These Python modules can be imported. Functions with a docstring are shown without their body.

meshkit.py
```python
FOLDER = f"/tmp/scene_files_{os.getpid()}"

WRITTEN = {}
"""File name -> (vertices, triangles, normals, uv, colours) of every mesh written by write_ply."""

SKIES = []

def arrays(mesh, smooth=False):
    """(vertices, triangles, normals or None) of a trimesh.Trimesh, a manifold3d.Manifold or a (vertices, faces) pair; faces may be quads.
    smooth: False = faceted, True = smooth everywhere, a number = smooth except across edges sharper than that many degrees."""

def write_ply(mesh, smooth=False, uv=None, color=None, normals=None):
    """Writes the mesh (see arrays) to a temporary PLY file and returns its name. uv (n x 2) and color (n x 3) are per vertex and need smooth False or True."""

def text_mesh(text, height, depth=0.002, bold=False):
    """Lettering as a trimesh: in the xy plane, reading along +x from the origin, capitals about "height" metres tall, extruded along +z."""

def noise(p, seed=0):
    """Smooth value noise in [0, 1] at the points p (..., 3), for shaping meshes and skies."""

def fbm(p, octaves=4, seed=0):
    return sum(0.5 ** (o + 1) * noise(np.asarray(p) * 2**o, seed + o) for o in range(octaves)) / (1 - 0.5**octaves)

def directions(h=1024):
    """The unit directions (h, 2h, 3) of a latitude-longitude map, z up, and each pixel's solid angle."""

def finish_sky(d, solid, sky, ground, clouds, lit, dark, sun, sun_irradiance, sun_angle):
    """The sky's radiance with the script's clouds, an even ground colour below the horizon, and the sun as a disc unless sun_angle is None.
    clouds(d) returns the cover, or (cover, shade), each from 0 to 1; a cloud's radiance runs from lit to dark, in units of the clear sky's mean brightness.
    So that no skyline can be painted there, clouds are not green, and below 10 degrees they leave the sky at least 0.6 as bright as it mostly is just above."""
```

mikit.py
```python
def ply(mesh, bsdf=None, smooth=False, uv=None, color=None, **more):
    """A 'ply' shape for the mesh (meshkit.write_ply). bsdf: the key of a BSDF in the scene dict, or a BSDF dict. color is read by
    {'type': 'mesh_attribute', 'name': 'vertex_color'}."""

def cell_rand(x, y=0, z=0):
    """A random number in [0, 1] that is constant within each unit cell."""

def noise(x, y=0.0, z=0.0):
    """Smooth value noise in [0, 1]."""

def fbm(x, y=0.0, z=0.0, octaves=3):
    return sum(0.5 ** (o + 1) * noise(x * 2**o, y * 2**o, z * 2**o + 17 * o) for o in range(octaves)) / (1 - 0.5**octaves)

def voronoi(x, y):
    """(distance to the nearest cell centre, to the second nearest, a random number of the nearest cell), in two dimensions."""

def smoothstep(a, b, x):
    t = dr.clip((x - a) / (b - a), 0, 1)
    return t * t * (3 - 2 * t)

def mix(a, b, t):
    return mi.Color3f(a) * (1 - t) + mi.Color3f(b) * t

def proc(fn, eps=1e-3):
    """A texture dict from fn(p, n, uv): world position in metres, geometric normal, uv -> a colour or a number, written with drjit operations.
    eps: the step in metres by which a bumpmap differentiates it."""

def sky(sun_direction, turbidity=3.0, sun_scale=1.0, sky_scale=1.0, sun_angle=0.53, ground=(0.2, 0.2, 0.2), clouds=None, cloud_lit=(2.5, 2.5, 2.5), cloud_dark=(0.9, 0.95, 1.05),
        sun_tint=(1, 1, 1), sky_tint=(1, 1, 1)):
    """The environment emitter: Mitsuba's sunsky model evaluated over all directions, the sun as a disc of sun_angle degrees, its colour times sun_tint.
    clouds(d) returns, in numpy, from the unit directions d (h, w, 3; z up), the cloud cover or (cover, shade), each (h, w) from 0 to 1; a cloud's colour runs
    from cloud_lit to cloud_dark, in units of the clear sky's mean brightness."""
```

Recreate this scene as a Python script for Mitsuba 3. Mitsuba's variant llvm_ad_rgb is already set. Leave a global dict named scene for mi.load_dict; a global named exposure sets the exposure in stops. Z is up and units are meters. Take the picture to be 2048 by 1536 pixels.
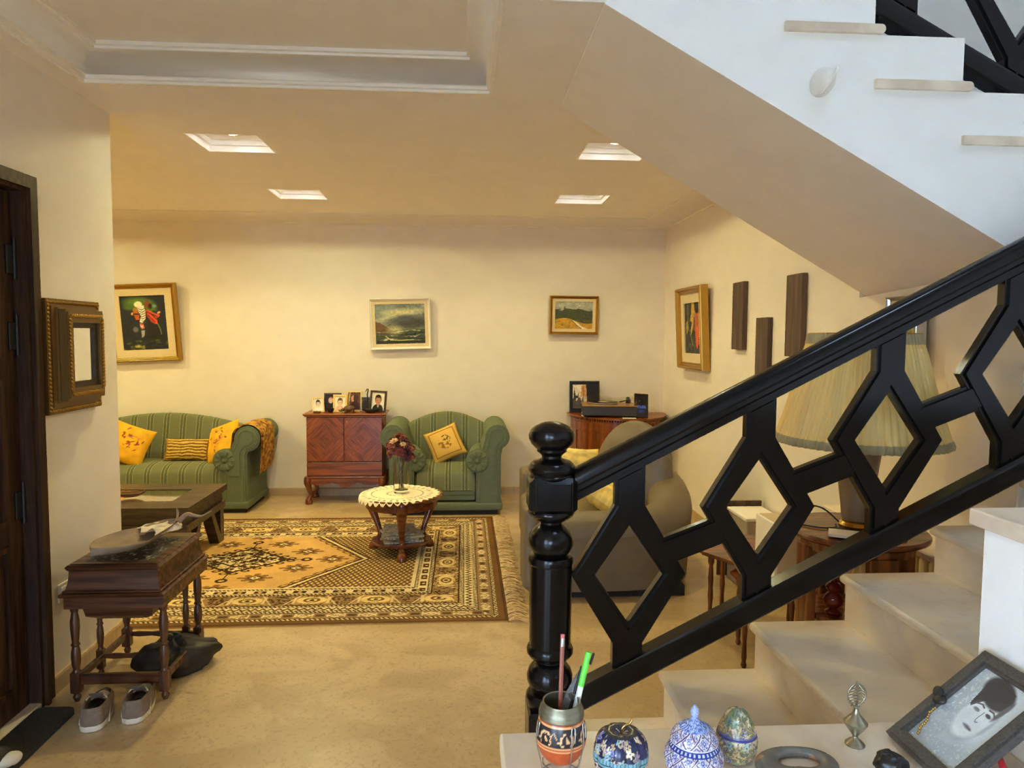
import math
import numpy as np, trimesh, mitsuba as mi, drjit as dr, mikit, meshkit
from mikit import noise, fbm, voronoi, smoothstep, mix
from shapely.geometry import Polygon, Point, box as sbox, LineString
from shapely.ops import unary_union

T = mi.ScalarTransform4f
scene, labels = {'type': 'scene'}, {}
PI = math.pi

# ------------------------------------------------------------------ camera, daylight, exposure
F_PX, YAW, PITCH, ROLL = 1450.0, math.radians(3.813), math.radians(3.819), math.radians(0.3875)
_f = np.array([math.sin(YAW)*math.cos(PITCH), math.cos(YAW)*math.cos(PITCH), -math.sin(PITCH)])
_r = np.array([math.cos(YAW), -math.sin(YAW), 0.0]); _u = np.cross(_r, _f)
_up = -_r*math.sin(ROLL) + _u*math.cos(ROLL)
EYE = np.array([0.0, 0.0, 1.52])
scene['camera'] = {'type': 'perspective', 'fov': math.degrees(2*math.atan(1024/F_PX)), 'fov_axis': 'x', 'near_clip': 0.02, 'far_clip': 200.0,
                   'to_world': T().look_at(origin=EYE.tolist(), target=(EYE+_f).tolist(), up=_up.tolist())}
exposure = -0.18
SKY, LAMP = 52.0, 3700.0
WARM = (1.0, 0.86, 0.40)
scene['sky'] = mikit.sky((-0.6, -0.5, 0.62), turbidity=4.0, sun_scale=0.0, sky_scale=SKY, ground=(0.25, 0.24, 0.22),
                         clouds=lambda d: np.ones(d.shape[:2]), cloud_lit=(1.95, 2.75, 3.95))

# ------------------------------------------------------------------ helpers
def srgb(r, g, b):
    c = np.array([r, g, b], float)/255
    return np.where(c <= 0.04045, c/12.92, ((c+0.055)/1.055)**2.4)

def lin(r, g, b): return tuple(float(x) for x in srgb(r, g, b))

def num(key):
    if key not in scene and key not in labels: return key
    i = 1
    while f'{key}_{i:03d}' in scene or f'{key}_{i:03d}' in labels: i += 1
    return f'{key}_{i:03d}'

def thing(name, label, cat, group=None):
    k = num(name); labels[k] = {'label': label, 'category': cat}
    if group: labels[k]['group'] = group
    return k

def put(key, mesh, mat, smooth=30, label=None, **kw):
    key = num(key)
    scene[key] = mikit.ply(mesh, mat, smooth=smooth, **kw)
    if label: labels[key] = {'label': label}
    return key

def part(t, name, mesh, mat, smooth=30, label=None, **kw): return put(f'{t}__{name}', mesh, mat, smooth, label, **kw)

def solo(name, label, cat, mesh, mat, smooth=30, group=None, **kw):
    k = thing(name, label, cat, group)
    scene[k] = mikit.ply(mesh, mat, smooth=smooth, **kw)
    return k

def stuff(t, name, mesh, mat, smooth=30, label=None, **kw):
    k = part(t, name, mesh, mat, smooth, label, **kw)
    labels.setdefault(k, {})['kind'] = 'stuff'
    return k

def struct(name, mesh, mat, smooth=False, label=None, **kw):
    k = put(name, mesh, mat, smooth, **kw)
    labels[k] = {'kind': 'structure'}
    if label: labels[k]['label'] = label
    return k

def tm(v, f):
    v, f = np.asarray(v, float), np.asarray(f, int)
    if f.shape[1] == 4: f = np.vstack([f[:, [0, 1, 2]], f[:, [0, 2, 3]]])
    return trimesh.Trimesh(v, f, process=False)

def cat(*ms):
    vs, fs, o = [], [], 0
    for m in ms:
        vs.append(np.asarray(m.vertices)); fs.append(np.asarray(m.faces)+o); o += len(m.vertices)
    return tm(np.vstack(vs), np.vstack(fs))

def R(axis, deg):
    a = math.radians(deg); c, s = math.cos(a), math.sin(a)
    return {'x': np.array([[1, 0, 0], [0, c, -s], [0, s, c]]), 'y': np.array([[c, 0, s], [0, 1, 0], [-s, 0, c]]), 'z': np.array([[c, -s, 0], [s, c, 0], [0, 0, 1]])}[axis]

def xf(m, rot=None, loc=(0, 0, 0), sc=None):
    v = np.asarray(m.vertices, float)
    if sc is not None: v = v*np.asarray(sc)
    if rot is not None: v = v @ np.asarray(rot).T
    return tm(v+np.asarray(loc), m.faces)

def hull(p):
    h = trimesh.convex.convex_hull(np.asarray(p, float)); return tm(h.vertices, h.faces)

def bx(x0, x1, y0, y1, z0, z1, b=0.0):
    """Box by its bounds, with chamfered edges."""
    b = min(b, (x1-x0)/2.01, (y1-y0)/2.01, (z1-z0)/2.01)
    if b <= 0:
        return hull([(x, y, z) for x in (x0, x1) for y in (y0, y1) for z in (z0, z1)])
    p = []
    for d in ((0, b, b), (b, 0, b), (b, b, 0)):
        p += [(x, y, z) for x in (x0+d[0], x1-d[0]) for y in (y0+d[1], y1-d[1]) for z in (z0+d[2], z1-d[2])]
    return hull(p)

def rb(x0, x1, y0, y1, z0, z1, r, n=5):
    """Box with rounded edges."""
    r = min(r, (x1-x0)/2.01, (y1-y0)/2.01, (z1-z0)/2.01)
    s = trimesh.creation.uv_sphere(r, count=[2*n, 4*n]).vertices
    return hull(np.vstack([s+np.array([x, y, z]) for x in (x0+r, x1-r) for y in (y0+r, y1-r) for z in (z0+r, z1-r)]))

def lathe(prof, n=40, loc=(0, 0, 0), rot=None, sc=None):
    """Solid of revolution about z; prof runs from bottom to top as (radius, height)."""
    prof = [(max(r, 1e-5), z) for r, z in prof]
    if prof[0][0] > 1e-4: prof = [(1e-5, prof[0][1])]+prof
    if prof[-1][0] > 1e-4: prof = prof+[(1e-5, prof[-1][1])]
    a = np.arange(n)*2*PI/n
    v = np.vstack([np.stack([r*np.cos(a), r*np.sin(a), np.full(n, z)], 1) for r, z in prof])
    f = []
    for i in range(len(prof)-1):
        j = np.arange(n); k = (j+1) % n
        f.append(np.stack([i*n+j, i*n+k, (i+1)*n+k, (i+1)*n+j], 1))
    return xf(tm(v, np.vstack(f)), rot, loc, sc)

def shell(prof, n=40, loc=(0, 0, 0), rot=None):
    """Surface of revolution without caps."""
    a = np.arange(n)*2*PI/n
    v = np.vstack([np.stack([r*np.cos(a), r*np.sin(a), np.full(n, z)], 1) for r, z in prof])
    f = []
    for i in range(len(prof)-1):
        j = np.arange(n); k = (j+1) % n
        f.append(np.stack([i*n+j, i*n+k, (i+1)*n+k, (i+1)*n+j], 1))
    return xf(tm(v, np.vstack(f)), rot, loc)

def smoothp(pts, n=8):
    """Catmull-Rom through the points."""
    p = np.asarray(pts, float); q = np.vstack([2*p[0]-p[1], p, 2*p[-1]-p[-2]]); out = []
    for i in range(1, len(q)-2):
        for t in np.arange(n)/n:
            a, b, c, d = q[i-1:i+3]
            out.append(0.5*(2*b+(c-a)*t+(2*a-5*b+4*c-d)*t*t+(3*b-a-3*c+d)*t**3))
    return np.array(out+[p[-1]])

def tube(path, r, sides=8, closed=False, flat=1.0):
    p = np.asarray(path, float); n = len(p)
    r = np.broadcast_to(np.asarray(r, float), (n,))
    t = (np.roll(p, -1, 0)-np.roll(p, 1, 0)) if closed else np.gradient(p, axis=0)
    t /= np.linalg.norm(t, axis=1, keepdims=True)+1e-12
    a = np.zeros_like(p); ref = np.array([0, 0, 1.0]) if abs(t[0, 2]) < .9 else np.array([1.0, 0, 0])
    for i in range(n):
        x = np.cross(t[i], ref); x /= np.linalg.norm(x)+1e-12; a[i] = x; ref = np.cross(x, t[i])
    b = np.cross(t, a); ang = np.arange(sides)*2*PI/sides
    v = p[:, None]+r[:, None, None]*(np.cos(ang)[None, :, None]*a[:, None]+flat*np.sin(ang)[None, :, None]*b[:, None])
    v = v.reshape(-1, 3); f = []
    m = n if closed else n-1
    for i in range(m):
        j = np.arange(sides); k = (j+1) % sides; i2 = (i+1) % n
        f.append(np.stack([i*sides+j, i2*sides+j, i2*sides+k, i*sides+k], 1))
    f = np.vstack(f); f = np.vstack([f[:, [0, 1, 2]], f[:, [0, 2, 3]]])
    if not closed:
        v = np.vstack([v, p[:1], p[-1:]]); j = np.arange(sides); k = (j+1) % sides; c0 = n*sides
        f = np.vstack([f, np.stack([np.full(sides, c0), j, k], 1), np.stack([np.full(sides, c0+1), (n-1)*sides+k, (n-1)*sides+j], 1)])
    return tm(v, f)

def ext(poly, h, plane='xy', at=0.0):
    """Extrude a shapely polygon: plane xy along +z, xz along +y (from at), yz along +x."""
    gs = getattr(poly, 'geoms', [poly])
    m = cat(*[trimesh.creation.extrude_polygon(g, h, engine='earcut') for g in gs])
    v = m.vertices
    if plane == 'xy': return tm(v+[0, 0, at], m.faces)
    if plane == 'xz': return tm(np.stack([v[:, 0], v[:, 2]+at, v[:, 1]], 1), m.faces[:, ::-1])
    return tm(np.stack([v[:, 2]+at, v[:, 0], v[:, 1]], 1), m.faces)

def surf(fn, nu, nv, closed_u=False):
    """fn(u, v) on arrays in [0, 1] -> (n, 3). Returns mesh and uv."""
    u, v = np.meshgrid(np.linspace(0, 1, nu), np.linspace(0, 1, nv), indexing='ij')
    p = fn(u.ravel(), v.ravel()); i, j = np.meshgrid(np.arange(nu-1), np.arange(nv-1), indexing='ij')
    a = (i*nv+j).ravel(); f = np.stack([a, a+nv, a+nv+1, a+1], 1)
    return tm(p, f), np.stack([u.ravel(), v.ravel()], 1)

def pillow(w, h, t, n=22, sag=0.0, seed=1, wr=0.006):
    """Cushion in the xz plane, thickness along y; returns mesh and uv (front side)."""
    g = np.linspace(-1, 1, n); x, z = np.meshgrid(g, g, indexing='ij'); x, z = x.ravel(), z.ravel()
    body = (np.clip(1-np.abs(x)**2.6, 0, 1)*np.clip(1-np.abs(z)**2.6, 0, 1))**0.55
    px = x*(1-0.07*(1-z*z)*np.abs(x)**3); pz = z*(1-0.07*(1-x*x)*np.abs(z)**3)
    wrk = wr*(meshkit.fbm(np.stack([x*3, z*3, x*0+seed], 1), 3, seed)-0.5)*2
    front = np.stack([px*w/2, -(t/2*body+wrk*body), pz*h/2-sag*body*0], 1); back = np.stack([px*w/2, t/2*body, pz*h/2], 1)
    i, j = np.meshgrid(np.arange(n-1), np.arange(n-1), indexing='ij'); a = (i*n+j).ravel()
    f = np.stack([a, a+n, a+n+1, a+1], 1); fb = f[:, ::-1]+n*n
    uv = np.stack([(x+1)/2, (z+1)/2], 1)
    return tm(np.vstack([front, back]), np.vstack([f, fb])), np.vstack([uv, uv])

def plate(w, h, nx, nz):
    """Vertical grid in the xz plane facing -y, centred, with pixel-like uv."""
    return surf(lambda u, v: np.stack([(u-.5)*w, 0*u, (v-.5)*h], 1), nx, nz)

# ------------------------------------------------------------------ painting on flat prints (own uv, numpy only)
class Art:
    def __init__(s, w, h, bg):
        s.w, s.h = w, h
        s.x, s.y = np.meshgrid(np.linspace(0, 1, w), np.linspace(0, 1, h), indexing='ij')   # y up
        s.c = np.zeros((w, h, 3)); s.c[:] = bg
    def put(s, m, col, k=1.0): m = np.asarray(m, float)[..., None]*k; s.c = s.c*(1-m)+np.asarray(col, float)*m
    def ell(s, x, y, rx, ry, col, rot=0, soft=.12, a=1.0):
        c, n = math.cos(math.radians(rot)), math.sin(math.radians(rot)); dx, dy = s.x-x, s.y-y
        d = np.sqrt(((dx*c+dy*n)/rx)**2+((-dx*n+dy*c)/ry)**2)
        s.put(np.clip((1+soft/2-d)/soft, 0, 1)*a, col)
    def poly(s, pts, col, a=1.0):
        p = np.asarray(pts, float); ins = np.zeros(s.x.shape, bool)
        for (x0, y0), (x1, y1) in zip(p, np.roll(p, -1, 0)):
            cond = (y0 > s.y) != (y1 > s.y)
            ins ^= cond & (s.x < (x1-x0)*(s.y-y0)/((y1-y0) if abs(y1-y0) > 1e-9 else 1e-9)+x0)
        s.put(ins*a, col)
    def line(s, pts, w, col, a=1.0):
        p = np.asarray(pts, float); d = np.full(s.x.shape, 9.0)
        for (x0, y0), (x1, y1) in zip(p[:-1], p[1:]):
            l2 = (x1-x0)**2+(y1-y0)**2+1e-12; t = np.clip(((s.x-x0)*(x1-x0)+(s.y-y0)*(y1-y0))/l2, 0, 1)
            d = np.minimum(d, np.hypot(s.x-x0-t*(x1-x0), s.y-y0-t*(y1-y0)))
        s.put(np.clip((w-d)/(0.35*w), 0, 1)*a, col)
    def fbm(s, fx, fy, seed=0, o=4): return meshkit.fbm(np.stack([s.x*fx, s.y*fy, s.x*0+seed*3.7], -1), o, seed)
    def grain(s, amt, fx=60, fy=60, seed=5): s.c = np.clip(s.c*(1+amt*(s.fbm(fx, fy, seed, 2)-.5)[..., None]*2), 0, 255)
    def cols(s): return srgb(*[0, 0, 0])+np.where(s.c/255 <= .04045, s.c/255/12.92, ((s.c/255+.055)/1.055)**2.4).reshape(-1, 3)

def art_plate(a, w, h): return plate(w, h, a.w, a.h)[0], a.cols()

# ------------------------------------------------------------------ materials
def C(c): return {'type': 'rgb', 'value': [float(x) for x in c]}
def mat(name, col, rough=.5, bump=None, **kw):
    base = mikit.proc(col) if callable(col) else (col if isinstance(col, dict) else C(col))
    b = {'type': 'principled', 'base_color': base, 'roughness': rough, 'specular': kw.pop('specular', .5), **kw}
    if bump is not None: b = {'type': 'bumpmap', 'arbitrary': mikit.proc(bump, 1e-3), 'bsdf': b, 'scale': 1.0}
    scene[name] = {'type': 'twosided', 'bsdf': b}
    return name

def plaster(c0, c1):
    return lambda p, n, uv: mix(c0, c1, fbm(p.x*9, p.y*9, p.z*9, 3))
mat('plaster', plaster(lin(226, 217, 203), lin(233, 225, 213)), .75, specular=.3)
mat('plaster_white', plaster(lin(240, 240, 238), lin(245, 245, 243)), .7, specular=.3)
mat('plaster_ceiling', plaster(lin(226, 217, 203), lin(233, 225, 213)), .85, specular=.2)
mat('trim_white', lin(238, 234, 226), .5)

def floor_col(p, n, uv):
    w = fbm(p.x*5+fbm(p.x*3, p.y*3, 0, 2)*3, p.y*7, 1.0, 4); s = fbm(p.x*85, p.y*80, 2.0, 3)
    c = mix(lin(190, 164, 120), lin(176, 149, 106), smoothstep(.3, .7, w))
    return mix(c, lin(148, 116, 76), smoothstep(.55, .8, s)*.35)
mat('floor_marble', floor_col, .32, specular=.5)
def step_col(p, n, uv):
    w = fbm(p.x*2+p.z*5, p.y*5+p.z*3, p.z*4+p.x, 4); s = fbm(p.x*60, p.y*60, p.z*60, 2)
    c = mix(lin(226, 212, 190), lin(208, 190, 162), smoothstep(.35, .7, w))
    return mix(c, lin(190, 170, 142), smoothstep(.62, .85, s)*.25)
mat('step_marble', step_col, .38)
def cap_col(p, n, uv):
    w = fbm(p.x*14, p.y*9, p.z*9, 4)
    return mix(lin(232, 218, 198), lin(212, 194, 172), smoothstep(.3, .75, w))
mat('cap_marble', cap_col, .35)
mat('black_lacquer', lin(13, 10, 9), .17, specular=.3)

def wood(c0, c1, ax='x', s=1.0, dark=None):
    def fn(p, n, uv):
        q = {'x': (p.x, p.y, p.z), 'y': (p.y, p.x, p.z), 'z': (p.z, p.x, p.y)}[ax]
        g = fbm(q[0]*4*s, q[1]*45*s, q[2]*45*s, 3); h = fbm(q[0]*14*s, q[1]*180*s, q[2]*180*s, 2)
        c = mix(c0, c1, smoothstep(.3, .7, g))
        return c*(0.8+0.4*h)
    return fn
mat('door_wood', wood(lin(62, 38, 20), lin(40, 23, 12), 'z'), .6, specular=.2)
mat('bench_wood', wood(lin(88, 50, 26), lin(54, 28, 13), 'x'), .34)
mat('bench_wood_upright', wood(lin(92, 54, 28), lin(56, 30, 14), 'z'), .34)
mat('red_wood', wood(lin(138, 70, 26), lin(92, 42, 14), 'z', .8), .3)
mat('red_wood_flat', wood(lin(138, 70, 26), lin(92, 42, 14), 'x', .8), .3)
mat('dark_table_wood', wood(lin(64, 48, 28), lin(46, 33, 18), 'x', 1.4), .38)
mat('table_wood', wood(lin(112, 56, 24), lin(72, 30, 12), 'x'), .22)
mat('side_wood', wood(lin(120, 66, 24), lin(74, 36, 12), 'z'), .18)
mat('plank_wood', wood(lin(80, 54, 34), lin(58, 37, 22), 'z', .7), .45)
mat('brass', lin(196, 156, 84), .28, metallic=1.0)
mat('gold_frame', lin(178, 136, 60), .34, metallic=.9)
mat('gold_dark', lin(112, 82, 38), .42, metallic=.6)
mat('gold_brown', lin(58, 44, 22), .5, metallic=.4)  # dark brown gilding, the own colour of the inner lip
mat('iron', lin(30, 26, 24), .45, metallic=.3)
mat('steel', lin(190, 190, 188), .22, metallic=1.0)
mat('mirror_glass', {'type': 'rgb', 'value': [.92, .92, .9]}, .02, metallic=1.0)
mat('print', {'type': 'mesh_attribute', 'name': 'vertex_color'}, .55, specular=.3)
mat('print_gloss', {'type': 'mesh_attribute', 'name': 'vertex_color'}, .22)
mat('fabric_print', {'type': 'mesh_attribute', 'name': 'vertex_color'}, .9, specular=.1)
#STRUCTURE
# ------------------------------------------------------------------ the setting
XL, XR, YB, YL = -1.72, 1.92, 6.87, 3.72          # hall wall, right wall, back wall, end of the hall wall
ZH, ZC = 2.58, 2.60                                # ceilings of hall and living room
struct('floor', bx(-5.4, 3.3, -3.3, 7.0, -.12, 0), 'floor_marble', label='cream marble floor')
struct('wall_back', bx(-5.5, 2.1, YB, 7.05, 0, 2.8), 'plaster')
struct('wall_left', ext(sbox(-3.3, 0, YL, 2.9).difference(unary_union([sbox(2.08, -.1, 3.0, 2.10), sbox(-2.6, .12, -.4, 2.42)])), .25, 'yz', XL-.25), 'plaster')
struct('wall_living_front', bx(-5.5, XL-.25, YL-.25, YL, 0, 2.9), 'plaster')
struct('wall_living_left', bx(-5.6, -5.4, YL-.25, 7.0, 0, 2.9), 'plaster')
struct('wall_right', ext(Polygon([(2.37, 0), (7.0, 0), (7.0, 2.8), (3.43, 2.8), (3.43, 1.715), (2.37, 1.77)]), .2, 'yz', XR), 'plaster')
struct('wall_stair_front', ext(Polygon([(XR+.002, 0), (3.2, 0), (3.2, 1.08), (XR+.002, 1.77)]), .13, 'xz', 2.362), 'plaster_white')
struct('wall_stairwell', cat(bx(.45, 3.3, 3.43, 3.6, 2.62, 5.2), bx(2.12, 3.3, 3.43, 3.6, 0, 2.62), bx(-1.97, .45, 3.43, 3.6, 2.9, 5.2)), 'plaster_white')
struct('wall_stairwell_right', bx(3.2, 3.4, -3.3, 3.6, 0, 5.2), 'plaster_white')
struct('wall_rear', ext(sbox(-2.2, 0, 3.4, 5.2).difference(sbox(-1.62, .12, .05, 2.45)), .2, 'xz', -3.5), 'plaster_white')
struct('wall_upper_left', bx(-2.2, -1.97, -3.3, 3.6, 2.9, 5.2), 'plaster_white')
added_sky_hole = sbox(.9, .35, 1.85, 1.25)  # opening added to bring extra daylight down onto the stair treads
struct('ceiling_upper', ext(sbox(-2.2, -3.5, 3.4, 3.6).difference(added_sky_hole), .1, 'xy', 5.2), 'plaster_white')
struct('added_skylight_3', ext(added_sky_hole.difference(added_sky_hole.buffer(-.05, join_style=2)), .06, 'xy', 5.22), 'trim_white', label='unseen skylight added over the stairwell to brighten the treads')
TX0, TX1, TY1 = -1.61, .115, 3.263                 # tray opening in the hall ceiling
hall = Polygon([(XL-.05, -3.3), (.2, -3.3), (.2, 2.36), (.45, 2.36), (.45, 3.43), (XR, 3.43), (XR, YL), (XL-.05, YL)])
struct('ceiling', ext(hall.difference(sbox(TX0, -2.9, TX1, TY1)), .3, 'xy', ZH), 'plaster_ceiling')
put('ceiling__tray_panel', bx(TX0-.02, TX1+.02, -2.92, TY1+.02, 2.715, 2.87), 'plaster_ceiling')
def cornice(path, prof, closed):
    """prof: (inward, z); path: corner points, inward to the left of travel."""
    p = np.asarray(path, float); n = len(p); rows = []
    for i in range(n):
        a = p[i]-p[i-1] if (closed or i > 0) else p[1]-p[0]
        b = p[(i+1) % n]-p[i] if (closed or i < n-1) else a
        a, b = a/np.linalg.norm(a), b/np.linalg.norm(b)
        na, nb = np.array([-a[1], a[0]]), np.array([-b[1], b[0]])
        m = (na+nb)/(1+na@nb); rows.append(np.array([[p[i][0]+m[0]*d, p[i][1]+m[1]*d, z] for d, z in prof]))
    k = len(prof); f = []
    for i in range(n if closed else n-1):
        i2 = (i+1) % n
        for j in range(k): f.append([i*k+j, i2*k+j, i2*k+(j+1) % k, i*k+(j+1) % k])
    return tm(np.vstack(rows), f)
arc = [(.022+.058*(1-math.cos(t)), 2.622+.066*math.sin(t)) for t in np.linspace(0, PI/2, 9)]
put('ceiling__tray_cornice', cornice([(TX0, -2.9), (TX1, -2.9), (TX1, TY1), (TX0, TY1)],
    [(-.01, 2.577), (.006, 2.577), (.006, 2.588), (.016, 2.592), (.016, 2.603), (.022, 2.606)]+arc+[(.092, 2.688), (.092, 2.698), (.106, 2.700), (.106, 2.716), (-.01, 2.716)], True), 'trim_white', smooth=28)
REC = [(-1.515, -1.125, 4.115, 4.505), (-1.470, -1.090, 5.615, 5.995), (.69, 1.08, 4.10, 4.49), (.735, 1.125, 5.59, 5.97), (-3.90, -3.52, 4.115, 4.50), (-3.90, -3.52, 5.61, 5.99)]
living = sbox(-5.5, YL, XR+.1, YB+.1)
struct('ceiling_living', ext(living.difference(unary_union([sbox(a, c, b, d) for a, b, c, d in REC])), .25, 'xy', ZC), 'plaster_ceiling')
for a, b, c, d in REC:
    put('ceiling_living__recess_trim', cat(cornice([(a, c), (b, c), (b, d), (a, d)], [(-.01, 2.60), (.004, 2.60), (.004, 2.634), (.022, 2.636), (.022, 2.643), (.026, 2.66), (.034, 2.664), (-.01, 2.668)], True),
        bx(a-.01, b+.01, c-.01, d+.01, 2.664, 2.68)), 'trim_white', smooth=28)
crown = [(-.01, 2.532), (.016, 2.532), (.018, 2.542), (.05, 2.556), (.12, 2.578), (.2, 2.588), (.235, 2.590), (.238, 2.603), (-.01, 2.603)]
struct('trim_1', cornice([(XR, 3.45), (XR, YB), (-5.4, YB), (-5.4, YL)], crown, False), 'plaster_ceiling', smooth=28, label='plaster crown moulding around the living room')
base = [(-.002, 0), (.013, 0), (.013, .066), (.009, .075), (-.002, .075)]
struct('baseboard_back', cornice([(XR, YB), (-5.4, YB)], base, False), 'floor_marble')
struct('baseboard_right', cornice([(XR, 2.4), (XR, YB-.013)], base, False), 'floor_marble')
struct('baseboard_left', cornice([(XL-.0, YL+.011), (XL, YL+.011), (XL, 3.062)][1:], base, False), 'floor_marble')
struct('baseboard_left_rear', cornice([(XL, 2.02), (XL, -.38)], base, False), 'floor_marble')
# window behind the camera: the daylight of the hall
wf = sbox(-2.6, .12, -.4, 2.42); panes = [sbox(-2.55+i*.715, .18, -2.55+i*.715+.67, 2.36) for i in range(3)]
struct('window_1', ext(wf.difference(unary_union(panes)), .07, 'yz', XL-.16), 'trim_white', label='tall window in the hall wall behind the camera')
wr = sbox(-1.62, .12, .05, 2.45); panes = [sbox(-1.57+i*.81, .18, -1.57+i*.81+.76, 2.40) for i in range(2)]  # unseen rear opening, added so daylight brightens the side of the stairs
struct('added_window_2', ext(wr.difference(unary_union(panes)), .07, 'xz', -3.42), 'trim_white', label='window opening added in the rear wall behind the camera to light the stairs')
# front door
struct('door_1', bx(XL-.075, XL-.03, 2.12, 2.962, .012, 2.062, .003), 'door_wood', label='dark panelled wooden front door')
put('door_1__casing', ext(sbox(2.02, 0, 3.06, 2.135).difference(sbox(2.115, -.1, 2.966, 2.066)), .118, 'yz', XL-.1), 'door_wood')
put('door_1__casing_bead', ext(sbox(2.075, 0, 3.005, 2.098).difference(sbox(2.095, -.1, 2.985, 2.08)), .022, 'yz', XL+.012), 'door_wood')
for z0, z1 in ((1.42, 1.97), (.78, 1.34), (.12, .70)):
    pnl = sbox(2.24, z0, 2.86, z1)
    put('door_1__panel', cat(ext(pnl.difference(pnl.buffer(-.022, join_style=2)), .016, 'yz', XL-.031), ext(pnl.buffer(-.06, join_style=2), .012, 'yz', XL-.031)), 'door_wood')
for z in (1.80, 1.505, .84):
    put('door_1__hinge', cat(bx(XL-.034, XL-.022, 2.915, 2.955, z-.055, z+.055, .003), xf(lathe([(.007, 0), (.007, .15), (.003, .165)], 12), None, (XL-.02, 2.958, z-.075))), 'iron')
put('door_1__threshold', bx(XL-.12, XL+.015, 2.1, 2.99, 0, .02, .004), 'step_marble')

# ------------------------------------------------------------------ stairs
RISE, RUN, Y0, Y1 = .153, .2925, 1.274, 2.205
st = thing('lower_staircase', 'lower flight of beige marble steps rising to the right behind the black railing', 'staircase')
pts = [(.06, 0)]
for k in range(1, 11):
    x = .035+RUN*(k-1)+.022; pts += [(x, RISE*(k-1)), (x, RISE*k-.03)]
pts += [(3.19, RISE*10-.03), (3.19, 0)]
part(st, 'flight_body', ext(Polygon(pts), Y1-Y0-.012, 'xz', Y0), 'plaster_white', smooth=False)
def tread(x0, x1, y0, y1, z):
    r = .013; c = [(x0, z), (x0, z-.03)]+[(x1-r+r*math.cos(t), z-.015+.015*math.sin(t)) for t in np.linspace(-PI/2, PI/2, 9)]
    return ext(Polygon(c), y1-y0, 'xz', y0)
for k in range(1, 11):
    x = .035+RUN*(k-1)
    part(st, 'tread', xf(tread(-(x+RUN+.03), -x, Y0, Y1, RISE*k), np.diag([-1, 1, 1.0]) @ np.eye(3)), 'step_marble', smooth=25)
    part(st, 'riser', bx(x+.018, x+.032, Y0, Y1-.006, RISE*(k-1), RISE*k-.03), 'step_marble', smooth=False)
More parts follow.
